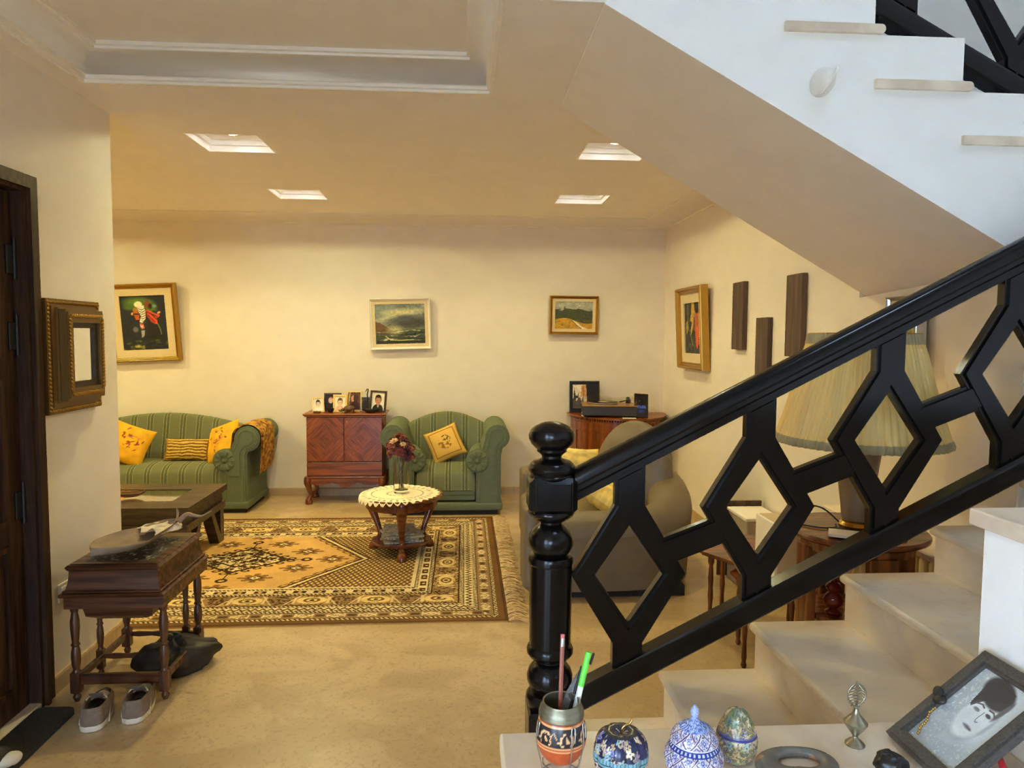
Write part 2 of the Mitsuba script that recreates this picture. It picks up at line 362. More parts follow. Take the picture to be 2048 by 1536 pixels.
part(st, 'landing', bx(.035+RUN*10, 3.19, Y0, 2.35, RISE*11-.03, RISE*11), 'step_marble', smooth=False)

us = thing('upper_staircase', 'upper flight with white plaster side and beige marble treads climbing to the upper left', 'staircase')
UN = lambda k: (1.369+.309*k, 2.540-.1735*k)       # nosing of tread k
pts = [(.446, 2.576), (.446, 2.86), (UN(-2)[0]-.03, 2.86)]
for k in range(-2, 6):
    x, z = UN(k); pts += [(x-.03, z-.03), (x+.309-.03, z-.03)] if k > -2 else [(x-.03, z-.03), (x+.309-.03, z-.03)]
pts += [(pts[-1][0], 1.10), (3.19, 1.10)] if False else [(3.19, pts[-1][1]), (3.19, 1.095)]
near = Polygon(pts).buffer(0)
def flight_body(poly, y0, y1):
    m = ext(poly, y1-y0, 'xz', y0); v = np.array(m.vertices)      # the far soffit edge lies a little lower, as the plaster does
    low = v[:, 2] < 2.576-.54*(v[:, 0]-.446)+.01
    far = (v[:, 1] > y1-.01) & low
    v[far, 2] -= .055*np.clip((v[far, 0]-.446)/1.4, 0, 1.3)
    return tm(v, m.faces)
fb_ = flight_body(near, 2.36, 3.428); fn_ = fb_.face_normals; cz_ = fb_.triangles_center
sel = (fn_[:, 2] < -.5) & (np.abs(fn_[:, 1]) < .5) & (cz_[:, 0] > .45)
part(us, 'flight_body', tm(fb_.vertices, fb_.faces[~sel]), 'plaster_white', smooth=False)
part(us, 'soffit', tm(fb_.vertices, fb_.faces[sel]), 'plaster_ceiling', smooth=False, label='sloping plaster soffit')
for k in range(-2, 5):
    x, z = UN(k); part(us, 'tread', tread(x-.335, x, 2.346, 3.426, z), 'cap_marble', smooth=25)
sc_ = thing('wall_sconce', 'small white plaster shell sconce on the white side of the upper stairs', 'wall light')
bowl, _ = surf(lambda u, v: np.stack([.048*np.sin(u*PI/2*.98)*np.cos(v*PI*2)*.8, -.055*np.cos(u*PI/2), .05*np.sin(u*PI/2*.98)*np.sin(v*PI*2)], 1), 12, 33)
part(sc_, 'shade', xf(bowl, R('y', 25), (1.165, 2.359, 2.352)), 'trim_white', smooth=True)
part(sc_, 'rib', tube([(1.165+.028*math.sin(a)+.012, 2.359-.052*math.cos(a*.9), 2.352+.046*math.sin(a)) for a in np.linspace(-1.2, 1.2, 14)], .0035, 6), 'trim_white')

# low stepped wall beside the camera with its marble caps
struct('wall_parapet', ext(Polygon([(.09, 0), (2.2, 0), (2.2, 1.175), (.955, 1.175), (.955, .77), (.09, .77)]), .35, 'xz', .90), 'plaster_white', label='low stepped white wall between hall and stairs')
put('wall_parapet__cap', rb(.066, .954, .875, 1.272, .769, .80, .006, 3), 'cap_marble', smooth=40)
put('wall_parapet__cap', rb(.937, 2.2, .875, 1.272, 1.175, 1.207, .006, 3), 'cap_marble', smooth=40)

# ------------------------------------------------------------------ railings
SL = .512
def newel_mesh(cx, cy, z0):
    zf = lambda y: 1.256-.00155*(y-848)
    prof = [(0, 843), (14, 844), (24, 847), (36, 853), (44, 860), (47, 869), (46, 877), (41, 886), (34, 893), (30, 896), (29.5, 901), (24, 905), (20, 909), (20, 914), (27, 917), (38, 920), (42, 923), (44, 926), (47, 930), (48, 934), (46.5, 939), (44, 941), (43, 944), (45.5, 947), (45, 950)]
    lo = [(45, 1014), (46.5, 1017), (47, 1020), (44, 1026), (36, 1032), (29, 1036), (22, 1038), (22, 1042), (28, 1047), (38, 1055), (44, 1065), (46, 1076), (45, 1086), (40, 1096), (34, 1102), (33, 1104), (43, 1106), (45.5, 1112), (45, 1120), (43, 1123), (43, 1200), (42, 1284), (45, 1287), (47.5, 1293), (47, 1300), (42, 1307), (37, 1311), (27, 1314), (27, 1318), (35, 1324), (43, 1334), (47, 1346), (46, 1356), (42, 1366), (35, 1373), (34, 1376), (44, 1379), (48, 1385), (49, 1392), (46, 1402), (45, 1408)]
    k = .00150
    fn = lambda p: lathe([(r*k, zf(y)-zf(848)) for r, y in reversed(p)], 48)
    top, mid = fn(prof), fn(lo)
    blk = bx(-.068, .068, -.068, .068, zf(1017)-zf(848), zf(947)-zf(848), .012)
    face = cat(*[bx(*b, .003) for b in ((-.052, .052, -.072, .072, zf(1010)-zf(848), zf(955)-zf(848)), (-.072, .072, -.052, .052, zf(1010)-zf(848), zf(955)-zf(848)))])
    foot = bx(-.069, .069, -.069, .069, z0-1.256, zf(1406)-zf(848), .006)
    mv = lambda m: xf(m, None, (cx, cy, 1.256))
    return (mv(top), mv(mid)), mv(cat(blk, face)), mv(foot)
def railing(name, label, cx, cy, zc, sg, n, x0, x1):
    """Modules at cx + i*.4 with diamond centres at zc; sg = +1 rises to the right."""
    t = thing(name, label, 'stair railing')
    sl = SL*sg; zt = lambda x: zc+.322+sl*(x-cx); zb = lambda x: zc-.272+sl*(x-cx)
    ang = math.atan(sl)
    def rail(poly, za):    # profile in (y, z) swept along the slope
        g = ext(poly, 1.0, 'yz'); v = np.array(g.vertices); X = np.where(v[:, 0] > .5, x1, x0)
        return tm(np.stack([X, v[:, 1]+cy, v[:, 2]/math.cos(ang)+np.array([za(q) for q in X])], 1), g.faces)
    hp = Polygon([(-.022, -.008), (-.022, .012), (-.030, .020), (-.030, .032), (-.036, .040), (-.036, .058), (-.030, .070), (-.018, .078), (0, .081), (.018, .078), (.030, .070), (.036, .058), (.036, .040), (.030, .032), (.030, .020), (.022, .012), (.022, -.008)])
    part(t, 'handrail', rail(hp, zt), 'black_lacquer', smooth=32)
    bp = Polygon([(-.030, -.067), (.030, -.067), (.036, -.061), (.036, -.014), (.028, .002), (-.028, .002), (-.036, -.014), (-.036, -.061)])
    part(t, 'bottom_rail', rail(bp, zb), 'black_lacquer', smooth=32)
    step = lambda P: cat(ext(P, .030, 'xz', cy-.015), ext(P.buffer(-.011, join_style=2), .048, 'xz', cy-.024))
    for i in range(n):
        x, z = cx+.4*i, zc+sl*.4*i
        P = Polygon([(-.176, 0), (0, .29), (.176, 0), (0, -.29)])
        P = unary_union([P, Polygon([(-.046, .2), (.046, .2), (.046, .322+sl*.046), (-.046, .322-sl*.046)]), Polygon([(-.046, -.2), (.046, -.2), (.046, -.272+sl*.046), (-.046, -.272-sl*.046)])])
        P = P.difference(Polygon([(-.104, 0), (0, .152), (.104, 0), (0, -.152)]))
        if i: pass
        part(t, 'diamond_baluster', xf(step(P), None, (x, 0, z)), 'black_lacquer', smooth=20)
        if i < n-1:
            h = .045; a, b = (.075, .055*sg), (.325, .4*sl-.055*sg)
            Lk = Polygon([(a[0], a[1]-h), (b[0], b[1]-h), (b[0], b[1]+h), (a[0], a[1]+h)])
            Lk = Lk.difference(unary_union([Polygon([(-.150, 0), (0, .245), (.150, 0), (0, -.245)]), Polygon([(.250, .4*sl), (.4, .4*sl+.245), (.55, .4*sl), (.4, .4*sl-.245)])]))
            part(t, 'link_bar', xf(cat(ext(Lk, .024, 'xz', cy-.012), ext(Lk.buffer(-.011, join_style=2), .042, 'xz', cy-.021)), None, (x, 0, z)), 'black_lacquer', smooth=20)
    return t
lr = railing('stair_railing', 'black lacquered railing of linked diamonds along the lower stairs, with a turned newel post', .502, 2.15, .797, 1, 6, .33, 2.75)
a, b, c = newel_mesh(.265, 2.15, .153)
nw = part(lr, 'newel_post', c, 'black_lacquer', smooth=False); part(nw, 'finial', a[0], 'black_lacquer', smooth=28); part(nw, 'turned_shaft', a[1], 'black_lacquer', smooth=28); part(nw, 'block', b, 'black_lacquer', smooth=False)
railing('stair_railing', 'black railing of the upper stairs seen at the top right corner', 1.06, 2.415, 3.085, -1, 5, .95, 2.85)

# ------------------------------------------------------------------ ceiling lamps
scene['bulb_glow'] = {'type': 'diffuse', 'reflectance': C((.8, .8, .8))}
def downlight(i, x, y, power):
    where = ['lit spotlight glowing in the front left square ceiling recess', 'spotlight in the square ceiling recess near the back wall, left of centre', 'spotlight in the ceiling recess cut by the sloping stair soffit', 'spotlight in the square ceiling recess near the right corner of the back wall',
             'spotlight in the ceiling recess hidden behind the left wall', 'spotlight in the rear ceiling recess hidden behind the left wall'][i]
    t = thing('ceiling_spotlight', where, 'ceiling light', 'spotlights in the ceiling recesses')
    dome = [(0, 0), (.008, .001), (.016, .004), (.023, .010), (.027, .018)]
    k = part(t, 'bulb', xf(lathe(dome, 20), None, (x, y, 2.645)), 'bulb_glow', smooth=False)
    scene[k]['emitter'] = {'type': 'area', 'radiance': C([power*q for q in WARM])}
    part(t, 'ring', cornice([(x+.036*math.cos(q), y+.036*math.sin(q)) for q in -np.arange(24)*2*PI/24], [(0, 2.664), (0, 2.657), (.006, 2.655), (.008, 2.664)], True), 'steel')
for i, (a, b, c, d) in enumerate(REC):
    downlight(i, (a+b)/2, (c+d)/2, LAMP*(1.0, 1.0, .55, .45, 1.1, 1.1)[i])
#OBJECTS
# ------------------------------------------------------------------ fabrics of the seating
def stripe_col(p, n, uv):
    """uv.x runs across the cloth in metres: sage ground, bands of darker green edged by pale threads."""
    q = uv.x/.142; f = (q-dr.floor(q))*.142
    g = lin(112, 116, 84); d = lin(90, 96, 68); y = lin(164, 158, 110)
    c = mix(g, d, smoothstep(.058, .060, f)*(1-smoothstep(.076, .078, f)))
    c = mix(c, d, smoothstep(.084, .086, f)*(1-smoothstep(.104, .106, f)))
    for a in (.056, .081, .107):
        c = mix(c, y, smoothstep(a-.0028, a-.0015, f)*(1-smoothstep(a+.0015, a+.0028, f))*.7)
    return c*(0.88+0.24*fbm(p.x*160, p.y*160, p.z*160, 2))
mat('stripe_fabric', stripe_col, .9, specular=.12)
def green_col(p, n, uv): return mix(lin(104, 112, 86), lin(88, 97, 72), fbm(p.x*70, p.y*70, p.z*70, 3))*(0.85+0.3*fbm(p.x*300, p.y*300, p.z*300, 2))
mat('green_fabric', green_col, .85, specular=.15)
mat('dark_gap_shade', lin(24, 22, 18), .8)  # near-black colour standing in for the shade under the seating
def taupe_col(p, n, uv): return mix(lin(112, 97, 72), lin(98, 84, 61), fbm(p.x*14, p.y*14, p.z*14, 3))
mat('taupe_leather', taupe_col, .5)

def arm_poly(s, xi, xo, cx, cz, r):
    """Front outline of a rolled arm: s = +1 rolls to the right; xi inner side of the foot, xo outer side, roll centre and radius."""
    pts = [(xo, .055), (xo, .50), (cx+s*r*.55, cz-.02), (cx-s*r*.95, cz), (xi+s*.03, cz-.17), (xi-s*.0, .36), (xi, .055)]
    return unary_union([Polygon(pts).buffer(0), Point(cx, cz).buffer(r, 20)]).buffer(.02).buffer(-.02)
def arm(t, s, xi, xo, cx, cz, r, y0, y1):
    P = arm_poly(s, xi, xo, cx, cz, r); ins = P.buffer(-.016)
    part(t, 'arm', cat(ext(ins, .012, 'xz', y0), ext(P, y1-y0-.012, 'xz', y0+.012)), 'green_fabric', smooth=40, label='plain green rolled arm')
    q = ins.buffer(-.022).intersection(sbox(-9, .30, 9, 2))
    ring = np.array(ins.buffer(-.018).exterior.coords)[:-1]
    part(t, 'arm_piping', tube([(x, y0+.002, z) for x, z in ring], .006, 6, closed=True), 'green_fabric', smooth=True)
    keep = q.buffer(-.02)
    if not keep.is_empty: part(t, 'arm_panel', ext(keep, .012, 'xz', y0-.008), 'green_fabric', smooth=40)
def bolster(t, x, y0, y1, z, r, yaw=0, pitch=0):
    n, L = 64, y1-y0; a = np.arange(n)*2*PI/n
    ring = [(0, .012), (.18, .006), (.24, .012), (.28, .016), (.55, .004), (.85, .006), (.97, .012), (1, .03)]
    rows = [np.stack([r*q*np.cos(a), np.full(n, y)-.006*(np.cos(a*10) > .6)*(0.3 < q < .95), r*q*np.sin(a)], 1) for q, y in [(max(q, 1e-4), y) for q, y in ring]+[(1.0, L-.03), (.95, L-.008), (1e-4, L)]]
    f = []
    for i in range(len(rows)-1):
        j = np.arange(n); k = (j+1) % n; f.append(np.stack([i*n+j, (i+1)*n+j, (i+1)*n+k, i*n+k], 1))
    m = xf(tm(np.vstack(rows), np.vstack(f)), R('z', yaw) @ R('x', pitch), (x, y0, z))
    k = part(t, 'bolster', m, 'green_fabric', smooth=35, label='round green bolster with a pleated end')
    part(k, 'button', xf(lathe([(.02, -.003), (.017, .006), (.008, .011), (0, .012)], 16), R('z', yaw) @ R('x', pitch) @ R('x', 90), (x, y0+.012, z)), 'green_fabric', smooth=True)
    part(k, 'piping', xf(tm(*(lambda g: (g.vertices, g.faces))(tube([(r*1.005*math.cos(q), .026, r*1.005*math.sin(q)) for q in np.linspace(0, 2*PI, 41)[:-1]], .005, 6, closed=True))), R('z', yaw) @ R('x', pitch), (x, y0, z)), 'green_fabric', smooth=True)
def seat_and_back(t, x0, x1, yf, yb, zt, peak, side, ybk, offset):
    """Striped seat (round front), arched striped back, plinth."""
    path = [(yb, zt+.025), (yf+.25, zt+.022), (yf+.12, zt+.012), (yf+.06, zt-.004), (yf+.02, zt-.035), (yf+.005, zt-.08), (yf, zt-.17)]
    pp = smoothp(path, 4); L = np.concatenate([[0], np.cumsum(np.linalg.norm(np.diff(pp, axis=0), axis=1))])
    xs = np.linspace(x0, x1, 25); V, UV = [], []
    for x in xs:
        e = min(1, (x-x0)/.03, (x1-x)/.03); e = max(e, 0)**.5*.02-.02
        for y, z in pp: V.append((x, y-e*.6, z+e)); UV.append((x+offset, z))
    n = len(pp); i, j = np.meshgrid(np.arange(24), np.arange(n-1), indexing='ij'); a = (i*n+j).ravel()
    part(t, 'seat', tm(V, np.stack([a, a+1, a+n+1, a+n], 1)), 'stripe_fabric', smooth=True, uv=np.array(UV), label='striped seat')
    V, UV = [], []; xc, hw = (x0+x1)/2, (x1-x0)/2+.16; ns, nt = 41, 14
    for u in np.linspace(-1, 1, ns):
        top = side+(peak-side)*(math.cos(u*PI/2*.97) ** 1.1)
        prof = [(ybk-.02, zt-.02), (ybk, zt+.08), (ybk+.035, zt+.2), (ybk+.075, top-.045), (ybk+.1, top-.008), (ybk+.14, top), (ybk+.19, top-.012), (ybk+.21, top-.06)]
        q = smoothp(prof, 2); q = q[np.linspace(0, len(q)-1, nt).astype(int)]
        for y, z in q: V.append((xc+u*hw*(1+.03*(z-zt)), y-.05*abs(u)**3, z)); UV.append((xc+u*hw+offset, z))
    i, j = np.meshgrid(np.arange(ns-1), np.arange(nt-1), indexing='ij'); a = (i*nt+j).ravel()
    part(t, 'back', tm(V, np.stack([a, a+nt, a+nt+1, a+1], 1)), 'stripe_fabric', smooth=True, uv=np.array(UV), label='arched striped back')
    part(t, 'back_shell', bx(x0-.1, x1+.1, ybk+.17, ybk+.235, .06, side-.03, .01), 'green_fabric')
    part(t, 'front_rail', cat(rb(x0, x1, yf+.006, yf+.06, zt-.22, zt-.165, .018, 4), bx(x0, x1, yf+.012, yf+.05, .12, zt-.2, .006)), 'green_fabric', smooth=40)
    return xc

# ------------------------------------------------------------------ sofa
sofa = thing('sofa', 'long green striped sofa with rolled arms and an arched back behind the dark coffee table', 'sofa')
SY = 6.20
seat_and_back(sofa, -3.36, -2.02, SY+.03, 6.60, .385, .80, .66, 6.61, .05)
for s, xi, xo, cx in ((1, -2.035, -1.83, -1.825), (-1, -3.345, -3.55, -3.555)):
    arm(sofa, s, xi, xo, cx, .635, .108, SY, 6.82)
part(sofa, 'plinth_band', rb(-3.565, -1.815, SY-.012, 6.83, .035, .10, .02, 3), 'green_fabric', smooth=40)
part(sofa, 'base', bx(-3.53, -1.85, SY+.02, 6.8, 0, .04), 'dark_gap_shade', smooth=False)  # dark box in place of the shaded gap under the sofa
bolster(sofa, -2.01, SY-.02, 6.58, .452, .093)
bolster(sofa, -3.37, SY-.02, 6.58, .452, .093)
# throw folded over the right arm
def throw_fn(r0, y0, y1, seed):
    path = [(-1.955, .55)]+[(-1.825+r0*math.cos(a), .635+r0*math.sin(a)) for a in np.linspace(PI*1.0, .12, 12)]+[(-1.712, .56), (-1.716, .47), (-1.722, .40), (-1.73, .345)]
    pp = smoothp(path, 3)
    def fn(u, v):
        i = np.clip(u*(len(pp)-1), 0, len(pp)-1.001); k = i.astype(int); f = (i-k)[:, None]; q = pp[k]*(1-f)+pp[k+1]*f
        w = meshkit.fbm(np.stack([u*5, v*4, 0*u+seed], 1), 3, seed)-.5
        d = q-np.array([-1.825, .60]); d /= np.linalg.norm(d, axis=1, keepdims=True)+1e-9
        q = q+d*(.004+.024*np.clip(w+.3, 0, 1))[:, None]
        return np.stack([q[:, 0], y0+(y1-y0)*v+.02*np.sin(u*9)*(v-.5), q[:, 1]+.02*(v-.5)*u], 1)
    return fn
def throw_col(p, n, uv):
    w = fbm(p.x*30, p.y*30, p.z*30, 3)
    c = mix(lin(186, 138, 66), lin(140, 92, 38), smoothstep(.4, .6, w))
    return mix(c, lin(90, 58, 24), smoothstep(.62, .66, fbm(p.y*50, p.z*60, p.x*20, 2)))

mat('throw_cloth', throw_col, .9, specular=.1)
th = thing('throw_blanket', 'golden brown throw blanket draped over the right arm of the green sofa', 'blanket')
m, _ = surf(throw_fn(.116, SY+.03, 6.62, 3), 60, 24)
part(th, 'cloth', m, 'throw_cloth', smooth=True)
m, _ = surf(throw_fn(.111, SY+.012, SY+.05, 5), 60, 5)
part(th, 'front_hem', m, 'throw_cloth', smooth=True)
# cushions on the sofa
def place_pillow(key, m, col, rz, tilt, roll, loc, mname='fabric_print'):
    scene[key] = mikit.ply(xf(m, R('z', rz) @ R('x', tilt) @ R('y', roll), loc), mname, smooth=True, color=col)
def yellow_floral(uv, seed, ground=(232, 176, 48)):
    rs = np.random.RandomState(seed); n = len(uv); col = np.tile(np.array(ground, float), (n, 1))
    col *= (0.9+.2*meshkit.fbm(np.stack([uv[:, 0]*6, uv[:, 1]*6, uv[:, 0]*0+seed], 1), 3, seed))[:, None]
    for k in range(26):
        x, y = rs.normal(.52, .14), rs.normal(.55, .15); a = rs.uniform(0, PI); l, w = rs.uniform(.02, .07), rs.uniform(.008, .022)
        d = np.hypot(((uv[:, 0]-x)*math.cos(a)+(uv[:, 1]-y)*math.sin(a))/l, (-(uv[:, 0]-x)*math.sin(a)+(uv[:, 1]-y)*math.cos(a))/w)
        col[d < 1] = [(150, 62, 40), (176, 84, 66), (120, 90, 40), (198, 120, 90)][k % 4]
    return np.where(col/255 <= .04045, col/255/12.92, ((np.clip(col, 0, 255)/255+.055)/1.055)**2.4)
G1 = 'cushions on the sofa'
m, uv = pillow(.36, .36, .15, 56, seed=2)
k = thing('cushion', 'yellow floral cushion at the left end of the sofa, cut by the wall edge', 'cushion', G1); place_pillow(k, m, yellow_floral(uv, 4), 24, -24, 24, (-2.90, 6.42, .565))
m, uv = pillow(.35, .35, .14, 56, seed=3)
k = thing('cushion', 'yellow floral cushion leaning against the right arm of the sofa', 'cushion', G1); place_pillow(k, m, yellow_floral(uv, 9), -38, -22, -20, (-2.09, 6.42, .575))
m, uv = pillow(.40, .20, .11, 70, seed=5)
st_ = np.sin(uv[:, 1]*46+1.5*meshkit.fbm(np.stack([uv[:, 0]*7, uv[:, 1]*3, uv[:, 0]*0], 1), 3, 3)*4); edge = (uv[:, 0] < .07) | (uv[:, 0] > .93)
c = np.where((st_ > .25)[:, None], [206, 176, 96], np.where((st_ > -.5)[:, None], [168, 128, 58], [112, 82, 34])).astype(float); c[edge] = (150, 112, 50)
k = thing('cushion', 'small oblong gold striped cushion in the middle of the sofa', 'cushion', G1); place_pillow(k, m, (c/255)**2.2, 2, -22, 1, (-2.42, 6.50, .50))

# ------------------------------------------------------------------ matching armchair
ac = thing('armchair', 'green striped armchair with rolled arms beside the wooden cabinet', 'armchair')
AY = 6.06
seat_and_back(ac, -.41, .10, AY+.02, 6.52, .378, .82, .68, 6.54, .07)
for s, xi, xo, cx in ((1, .105, .315, .285), (-1, -.415, -.625, -.595)):
    arm(ac, s, xi, xo, cx, .665, .103, AY, 6.76)
part(ac, 'plinth_band', rb(-.64, .33, AY-.012, 6.77, .04, .105, .02, 3), 'green_fabric', smooth=40)
part(ac, 'base', bx(-.60, .29, AY+.02, 6.74, 0, .045), 'dark_gap_shade', smooth=False)  # dark box where only shade lies beneath the armchair
bolster(ac, .118, AY-.02, 6.5, .462, .097, -4)
bolster(ac, -.405, AY+.01, 6.5, .462, .093, 10)
m, uv = pillow(.31, .31, .12, 60, seed=8)
c = np.tile(np.array([222., 178, 92]), (len(uv), 1)); r_ = np.abs(uv-.5).max(1); w = meshkit.fbm(np.stack([uv[:, 0]*14, uv[:, 1]*14, uv[:, 0]*0], 1), 3, 2)
c[(r_ > .36) & (r_ < .385)] = (168, 116, 44); c[(np.hypot(uv[:, 0]-.52, uv[:, 1]-.5) < .2) & (w > .55)] = (150, 104, 48); c[(np.hypot(uv[:, 0]-.55, uv[:, 1]-.62) < .09) & (w > .5)] = (96, 88, 60); c[r_ > .47] = (186, 138, 60)
k = thing('cushion', 'square cream gold cushion set cornerwise in the green armchair', 'cushion'); place_pillow(k, m, (c/255)**2.2, -4, -24, -24, (-.165, 6.44, .555))

# ------------------------------------------------------------------ veneered cabinet between sofa and armchair
def cabriole(h, w, out=(1, 0)):
    """Cabriole leg from the floor (0) to h, bowing along out."""
    o = np.array([out[0], out[1]])/max(1e-9, np.hypot(*out))
    pts = [(0, .008, .030), (.02, .012, .030), (.035, .016, .026), (.06, .002, .018), (.35*h, -.010, .016), (.6*h, .008, .024), (.8*h, .022, .032), (.95*h, .018, .034), (h, .012, .032)]
    q = smoothp([(o[0]*d, o[1]*d, z, r) for z, d, r in pts], 5)
    return tube(q[:, :3], q[:, 3]*w/.03, 10)
CX0, CX1, CY0, CY1 = -1.405, -.715, 6.50, 6.84
cab = thing('cabinet', 'reddish veneered cabinet with diamond parquetry doors on curved legs between sofa and armchair', 'cabinet')
def veneer(cx, cz, w, h):
    def fn(p, n, uv):
        d = dr.abs(p.x-cx)/w+dr.abs(p.z-cz)/h; q = d*4.2; b = q-dr.floor(q)
        sgn = dr.select((p.x-cx)*(p.z-cz) > 0, 1.0, -1.0)
        g = fbm((p.x+sgn*p.z)*130, (p.x-sgn*p.z)*9, 0.0, 3)
        c = mix(lin(142, 70, 24), lin(94, 42, 12), smoothstep(.3, .7, g))
        c = mix(c, lin(84, 36, 12), smoothstep(.9, .95, b)*.5)
        return c*(.86+.28*cell_shade(dr.floor(q)))
    return fn
def cell_shade(i): return mikit.cell_rand(i, 3.0, 1.0)
part(cab, 'body', bx(CX0+.012, CX1-.012, CY0+.012, CY1, .235, .795, .003), 'red_wood', smooth=False)
part(cab, 'top', cat(bx(CX0-.018, CX1+.018, CY0-.022, CY1+.005, .800, .818, .008), bx(CX0-.006, CX1+.006, CY0-.01, CY1, .788, .802, .004)), 'red_wood_flat')
for nm, x0, x1 in (('door', CX0+.012, -1.067), ('door', -1.060, CX1-.012)):
    vm = mat('veneer_left' if x0 < -1.2 else 'veneer_right', veneer((x0+x1)/2, .588, (x1-x0)/2, .205), .26)
    k = part(cab, nm, bx(x0, x1, CY0-.004, CY0+.014, .388, .786, .004), vm, smooth=False)
    if x0 > -1.2:
        part(k, 'escutcheon', xf(lathe([(.010, 0), (.009, .003), (.004, .005)], 16), R('x', 90), (x0+.022, CY0-.003, .745), (1, 1, 1)), 'brass')
part(cab, 'drawer', bx(CX0+.012, CX1-.012, CY0-.004, CY0+.014, .258, .378, .004), 'red_wood_flat', smooth=False)
part(cab, 'moulding', bx(CX0-.006, CX1+.006, CY0-.014, CY1, .236, .252, .006), 'red_wood_flat')
ap = Polygon([(CX0+.01, .236)]+[(x, .196-.022*abs(math.sin((x-CX0)*13.6))-(.02 if abs(x+1.06) < .05 else 0)) for x in np.linspace(CX0+.01, CX1-.01, 40)]+[(CX1-.01, .236)])
part(cab, 'apron', ext(ap, .02, 'xz', CY0), 'red_wood_flat')
for x, y, o in ((CX0+.03, CY0+.03, (-1, -1)), (CX1-.03, CY0+.03, (1, -1)), (CX0+.03, CY1-.03, (-1, .3)), (CX1-.03, CY1-.03, (1, .3))):
    part(cab, 'leg', xf(cabriole(.24, .03, o), None, (x, y, 0)), 'red_wood', smooth=True)
# ------------------------------------------------------------------ keepsakes on the cabinet
TOPZ = .8185
def portrait(w, h, bg, hair, face, cloth, seed, hat=False, rim=None):
    a = Art(w, h, bg)
    a.ell(.5, .02, .42, .34, cloth, soft=.1); a.ell(.5, .34, .09, .12, face, soft=.2); a.ell(.5, .62, .25, .27, hair, soft=.1)
    a.ell(.5, .55, .20, .235, face, soft=.15); a.ell(.5, .79, .20, .09, hair, soft=.2)
    for x in (.43, .57): a.ell(x, .55, .03, .015, (40, 30, 24), soft=.4); a.line([(x-.04, .59), (x+.04, .595)], .008, (60, 44, 34))
    a.line([(.5, .54), (.485, .485)], .006, (150, 110, 84)); a.line([(.45, .435), (.55, .435)], .009, (140, 70, 60))
    a.poly([(.42, .26), (.5, .14), (.58, .26), (.5, .22)], (235, 228, 214))
    a.grain(.08, 20, 20, seed); return a
def photo_frame(key, w, h, bw, dep, frame_mat, art, loc, rz=0, tilt=-10, roll=0, glossy='print'):
    """Standing frame: loc is the middle of its lower edge."""
    M = R('z', rz) @ R('x', tilt) @ R('y', roll)
    fr = sbox(-w/2, 0, w/2, h).difference(sbox(-w/2+bw, bw, w/2-bw, h-bw))
    lift = lambda m: xf(m, M, loc)
    part(key, 'frame', lift(cat(ext(fr, dep, 'xz', -dep/2), ext(sbox(-w/2+bw*.5, bw*.5, w/2-bw*.5, h-bw*.5).difference(sbox(-w/2+bw, bw, w/2-bw, h-bw)), .003, 'xz', -dep/2-.003))), frame_mat)
    part(key, 'backing', lift(bx(-w/2+bw*.6, w/2-bw*.6, -.001, dep/2, bw*.6, h-bw*.6)), 'iron', smooth=False)
    m, col = art_plate(art, w-2*bw, h-2*bw)
    part(key, 'photograph', lift(xf(m, None, (0, -.0025, h/2))), glossy, smooth=False, color=col, label='photograph in the frame')
    part(key, 'easel_back', lift(xf(bx(-w*.09, w*.09, 0, .003, 0, h*.72), R('x', -14), (0, dep/2+.001, 0.004))), 'iron', smooth=False)
mat('cream_gilt', lin(222, 190, 112), .4, metallic=.35)
mat('dark_frame', lin(52, 36, 24), .4)
mat('black_frame', lin(22, 18, 15), .35)
GP = 'framed photographs on the reddish cabinet'
def shelf_photo(label, w, h, bw, fm, art, loc, rz=0, tilt=-9, roll=0):
    k = thing('photo_frame', label, 'photo frame', GP); photo_frame(k, w, h, bw, .014, fm, art, (loc[0], loc[1], TOPZ+.001), rz, tilt, roll)
shelf_photo('small gilt framed portrait of a person in white, leftmost on the cabinet', .105, .140, .013, 'cream_gilt', portrait(34, 44, (236, 226, 200), (44, 34, 26), (226, 196, 160), (240, 232, 214), 1), (-1.300, 6.585), 6, -10, -4)
a = Art(40, 40, (44, 30, 22)); a.ell(.36, .62, .17, .2, (214, 176, 150)); a.ell(.70, .60, .17, .2, (150, 150, 132)); a.poly([(.3, .7), (.36, .9), (.44, .7)], (196, 110, 110)); a.ell(.5, .1, .4, .25, (30, 24, 26)); a.grain(.1)
shelf_photo('dark framed photograph standing behind, second from left on the cabinet', .155, .165, .014, 'dark_frame', a, (-1.195, 6.69), 2, -8)
shelf_photo('cream gilt framed portrait of a curly haired person, mid cabinet', .125, .160, .016, 'cream_gilt', portrait(36, 46, (240, 226, 190), (92, 76, 56), (226, 190, 150), (222, 170, 140), 2), (-1.115, 6.60), -2, -9)
a = Art(40, 44, (104, 66, 44)); a.ell(.4, .62, .18, .2, (196, 140, 110)); a.ell(.62, .66, .2, .24, (70, 40, 28)); a.ell(.55, .15, .4, .35, (60, 32, 28)); a.poly([(0.02, .3), (.1, .98), (.16, .98), (.08, .3)], (232, 214, 160)); a.grain(.12)
shelf_photo('taller cream edged frame behind the carved animal on the cabinet', .135, .185, .012, 'cream_gilt', a, (-1.000, 6.69), -3, -7)
a = Art(24, 30, (70, 64, 58)); a.ell(.5, .4, .38, .42, (28, 26, 28)); a.grain(.1)
shelf_photo('small dark grey frame beside the black bird figure on the cabinet', .095, .135, .008, 'steel', a, (-.898, 6.68), -4, -8)
shelf_photo('dark wooden frame with a laughing person in a dark jacket, rightmost on the cabinet', .155, .195, .017, 'dark_frame', portrait(42, 54, (228, 220, 202), (34, 26, 22), (186, 132, 96), (28, 26, 28), 3), (-.780, 6.60), -14, -8, 2)
